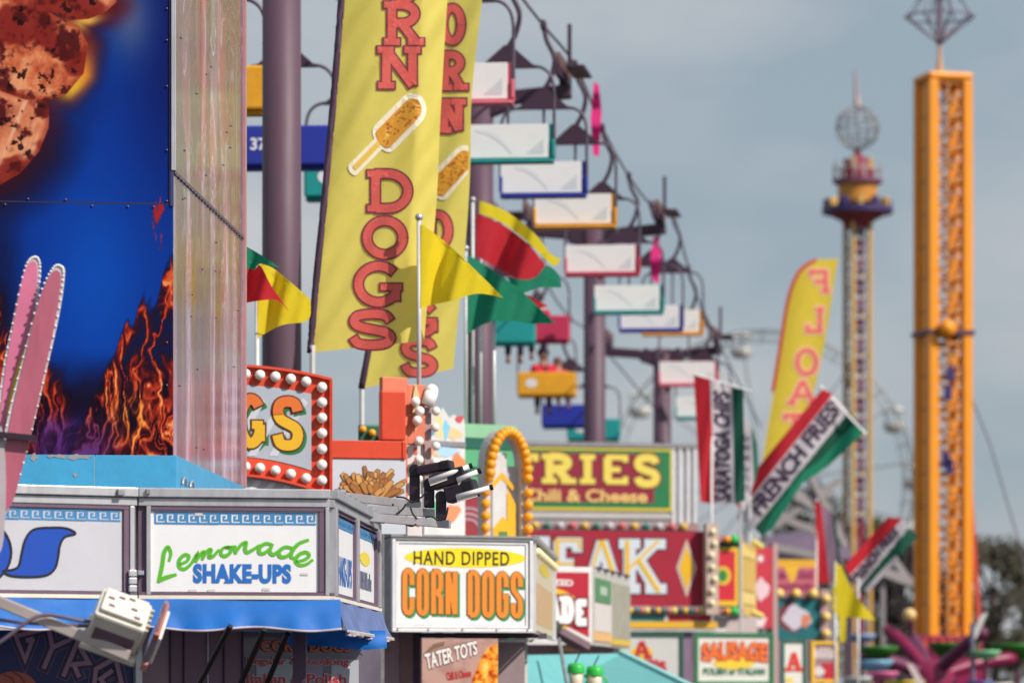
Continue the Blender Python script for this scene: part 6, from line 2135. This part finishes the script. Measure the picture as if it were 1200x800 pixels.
flag('pennant', 'green pennant flying below the yellow and red one', 60.0, [(sm([(548, 298), (575, 315), (610, 340), (651, 379)]) + sm([(651, 379), (620, 379), (600, 376), (572, 378), (548, 391)])[1:], green_cloth, 'cloth')], (546, 293, 0), wav(548, .085, .16, 1), GF, foot=512)
flag('pennant', 'yellow, red and green striped pennant on the tall white pole', 60.8, [
    (sm([(562, 235), (592, 247), (625, 272), (645, 297), (657, 303)]) + sm([(657, 303), (648, 311), (620, 285), (590, 262), (562, 250)])[1:], yellow_cloth, 'yellow_stripe'),
    (sm([(558, 250), (590, 264), (620, 287), (639, 311)]) + sm([(639, 311), (625, 326), (604, 326), (580, 312), (558, 300)])[1:], red_cloth, 'red_stripe'),
    (sm([(595, 325), (612, 327), (628, 325), (640, 311), (655, 322), (658, 337)]) + sm([(658, 337), (632, 337), (610, 343), (595, 326)])[1:], green_cloth, 'green_stripe')], (554, 236, 0), wav(558, .075, .18), GF, foot=512)
flag('pennant', 'small red pennant tip below the striped one', 61.4, [(sm([(618, 345), (630, 352), (642, 358)]) + sm([(642, 358), (630, 362), (618, 362)])[1:], red_cloth, 'cloth')], (563, 300, 0), wav(590, .08, .05), GF, foot=512)
pole2 = thing('flag_pole', 'bare white pole standing right of the striped pennant poles', 'pole', P(579, 512, 60.4))
MB().tube([P(579, 378, 60.4), P(579, 512, 60.4)], .028, 8).build('shaft', steel_pole, pole2, True)
MB().ball(P(579, 377, 60.4), .04, 10, 8).build('finial', alu, pole2, True)

# red white green lettered flags
def txt(s, xf, bold=.03):
    def f(mp_, t):
        Draw(mp_, .014, 8).text(s, xf, bold, bold).build('lettering', I((58, 34, 64)), t)
    return f
GN = 'red, white and green food flags'
TRIP = 81.2
flag('food_flag', 'upright red, white and green saratoga chips flag', TRIP, [
    ([(813, 440), (832, 444), (838, 590), (821, 588)], red_cloth, 'red_stripe'),
    ([(832, 444), (858, 451), (861, 590), (838, 590)], white_cloth, 'white_stripe'),
    ([(858, 451), (871, 456), (873, 586), (861, 590)], dkgreen_cloth, 'green_stripe')], (834, 446, 0), wav(813, .12, .1), GN,
    [txt('SARATOGA CHIPS', quadf((838, 586), (836, 456), (855, 460), (857, 588)), .04)], False)
flag('food_flag', 'slanting red, white and green french fries flag beside the feather flag', 95.0, [
    ([(858, 584), (964, 455), (976, 462), (868, 598)], red_cloth, 'red_stripe'),
    ([(868, 598), (976, 462), (995, 482), (884, 618), (860, 606)], white_cloth, 'white_stripe'),
    ([(884, 618), (995, 482), (1004, 492), (960, 540), (930, 560), (906, 600), (893, 628)], dkgreen_cloth, 'dark_green_stripe'),
    ([(1004, 492), (1014, 506), (968, 548), (940, 566), (906, 618), (893, 628), (906, 600), (930, 560), (960, 540)], green_cloth, 'green_stripe')], (879, 580, 0), wav(1014, .07, .16), GN,
    [txt('FRENCH FRIES', quadf((876, 592), (972, 468), (986, 482), (892, 606)), .04)], False)
ff = [o for o in COL.objects if o.name == 'food_flag.001'][0]
MB().tube([P(961, 452, 95), P(1015, 509, 95)], .032, 8).build('hoist_rod', steel_pole, ff)
MB().tube([P(879, 602, 95.25), P(985, 480, 95.2)], .03, 8).build('spreader_rod', steel_pole, ff)
MB().tube([P(811, 438, 81.2), P(880, 459, 81.2)], .028, 8).build('hoist_rod', steel_pole, [o for o in COL.objects if o.name == 'food_flag'][0])
flag('food_flag', 'drooping narrow red, white and green flag by the yellow pennant', 100.0, [
    ([(955, 586), (962, 590), (972, 682), (958, 684)], red_cloth, 'red_stripe'),
    ([(962, 590), (975, 600), (983, 680), (972, 682)], M('mauve_cloth', (150, 122, 146), .75, 0, .1, 3, trans=.3), 'pale_stripe'),
    ([(975, 600), (979, 606), (985, 660), (983, 672)], dkgreen_cloth, 'green_stripe')], (957, 584, 0), wav(955, .12, .1), GN, (), False)
flag('food_flag', 'slanting red, white and green flag in front of the orange tower', 90.0, [
    ([(990, 662), (1040, 606), (1058, 607), (996, 674)], red_cloth, 'red_stripe'),
    ([(996, 674), (1058, 607), (1066, 618), (1006, 690)], white_cloth, 'white_stripe'),
    ([(1006, 690), (1064, 616), (1076, 628), (1012, 697)], dkgreen_cloth, 'green_stripe')], (1006, 676, 0), wav(1076, .09, .14), GN,
    [txt('FRENCH FRIES', quadf((996, 676), (1048, 616), (1054, 625), (1004, 686)), .05), lambda mp_, t: Draw(mp_, .012, 8).poly([(1012, 690), (1050, 650), (1054, 654), (1016, 695)]).build('pale_streak', white_cloth, t)], False)
flag('pennant', 'yellow pennant drooping over the spider ride', 84.0, [
    (sm([(979, 660), (986, 664), (1000, 692), (1026, 726)]) + [(1006, 724), (992, 722), (991, 752), (984, 752), (983, 722), (974, 712)], yellow_cloth, 'cloth')], (979, 658, 0), wav(979, .1, .12), GF, (), False)

# yellow feather flag seen from its back
fl = thing('feather_flag', 'tall yellow feather flag with reversed red float lettering', 'flag', (P(905, 0, 104).x, 104, 0))
ripf = lambda x, y: .07 * math.sin(x * .08 + y * .015)
mpf = lambda x, y, o: P(x, y, 104 + ripf(x, y) - o)
lf = along([(958, 304), (938, 318), (925, 350), (915, 410), (905, 470), (896, 524), (890, 560)])
rgf = along([(983, 303), (980, 316), (975, 350), (965, 410), (951, 470), (938, 524), (930, 560)])
cloth_grid('cloth', mpf, lf, rgf, 24, 80, M('feather_yellow_cloth', (246, 216, 70), .75, 0, .05, 3, trans=.4), fl)
d = Draw(lambda x, y, o: mpf(x, y, .012 + o), 0, 6)
q = [lf(k / 30) for k in range(31)]
d.ribbon([(p[0] - 1.2, p[1]) for p in q if p[1] < 470], 4.0)
d.build('red_edge', I((206, 66, 56)), fl)
bx = [(948, 316, 972, 343), (944, 360, 966, 390), (932, 408, 959, 440), (925, 444, 956, 474), (918, 484, 944, 514)]
Draw(mpf, .012, 8).slab('FLOAT', bx, 5, 4.5, 2.2, flip=True).build('letter_outline', I((236, 190, 150)), fl)
Draw(mpf, .018, 8).slab('FLOAT', bx, 5, 4.5, 0, flip=True).build('letter_fill', I((226, 96, 96)), fl)
sp_ = [lf(k / 20) for k in range(21)]
MB().tube([P(p[0] - 2, p[1], 104 + ripf(p[0], p[1]) + .03) for p in sp_], .02, 6).build('spine', steel_pole, fl)
e = P(sp_[-1][0] - 2, sp_[-1][1], 104)
MB().tube([e, Vector((e.x - .05, 104, .02))], .03, 6).build('pole', steel_pole, fl)
wf = thing('white_feather_flag', 'white and green feather flag half hidden by the saratoga chips flag', 'flag', (P(874, 0, 86).x, 86, 0))
mpw = lambda x, y, o: P(x, y, 86 + .06 * math.sin(y * .06) - o)
Draw(mpw, 0, 5).poly(sm([(868, 600), (868, 500), (872, 488), (880, 500), (886, 530), (884, 560), (874, 596)])).build('cloth', white_cloth, wf)
Draw(mpw, .01, 6).poly([(881, 500), (887, 520), (888, 548), (884, 570), (883, 530)]).build('green_edge', green_cloth, wf)
for k in range(6):
    blocks(mpw, 871, 508 + k * 12, 880, 516 + k * 12, 1, .014, I((90, 90, 110)), wf, 1.6)
MB().tube([P(868, 480, 86), Vector((P(868, 0, 86).x, 86, .02))], .03, 6).build('pole', steel_pole, wf)
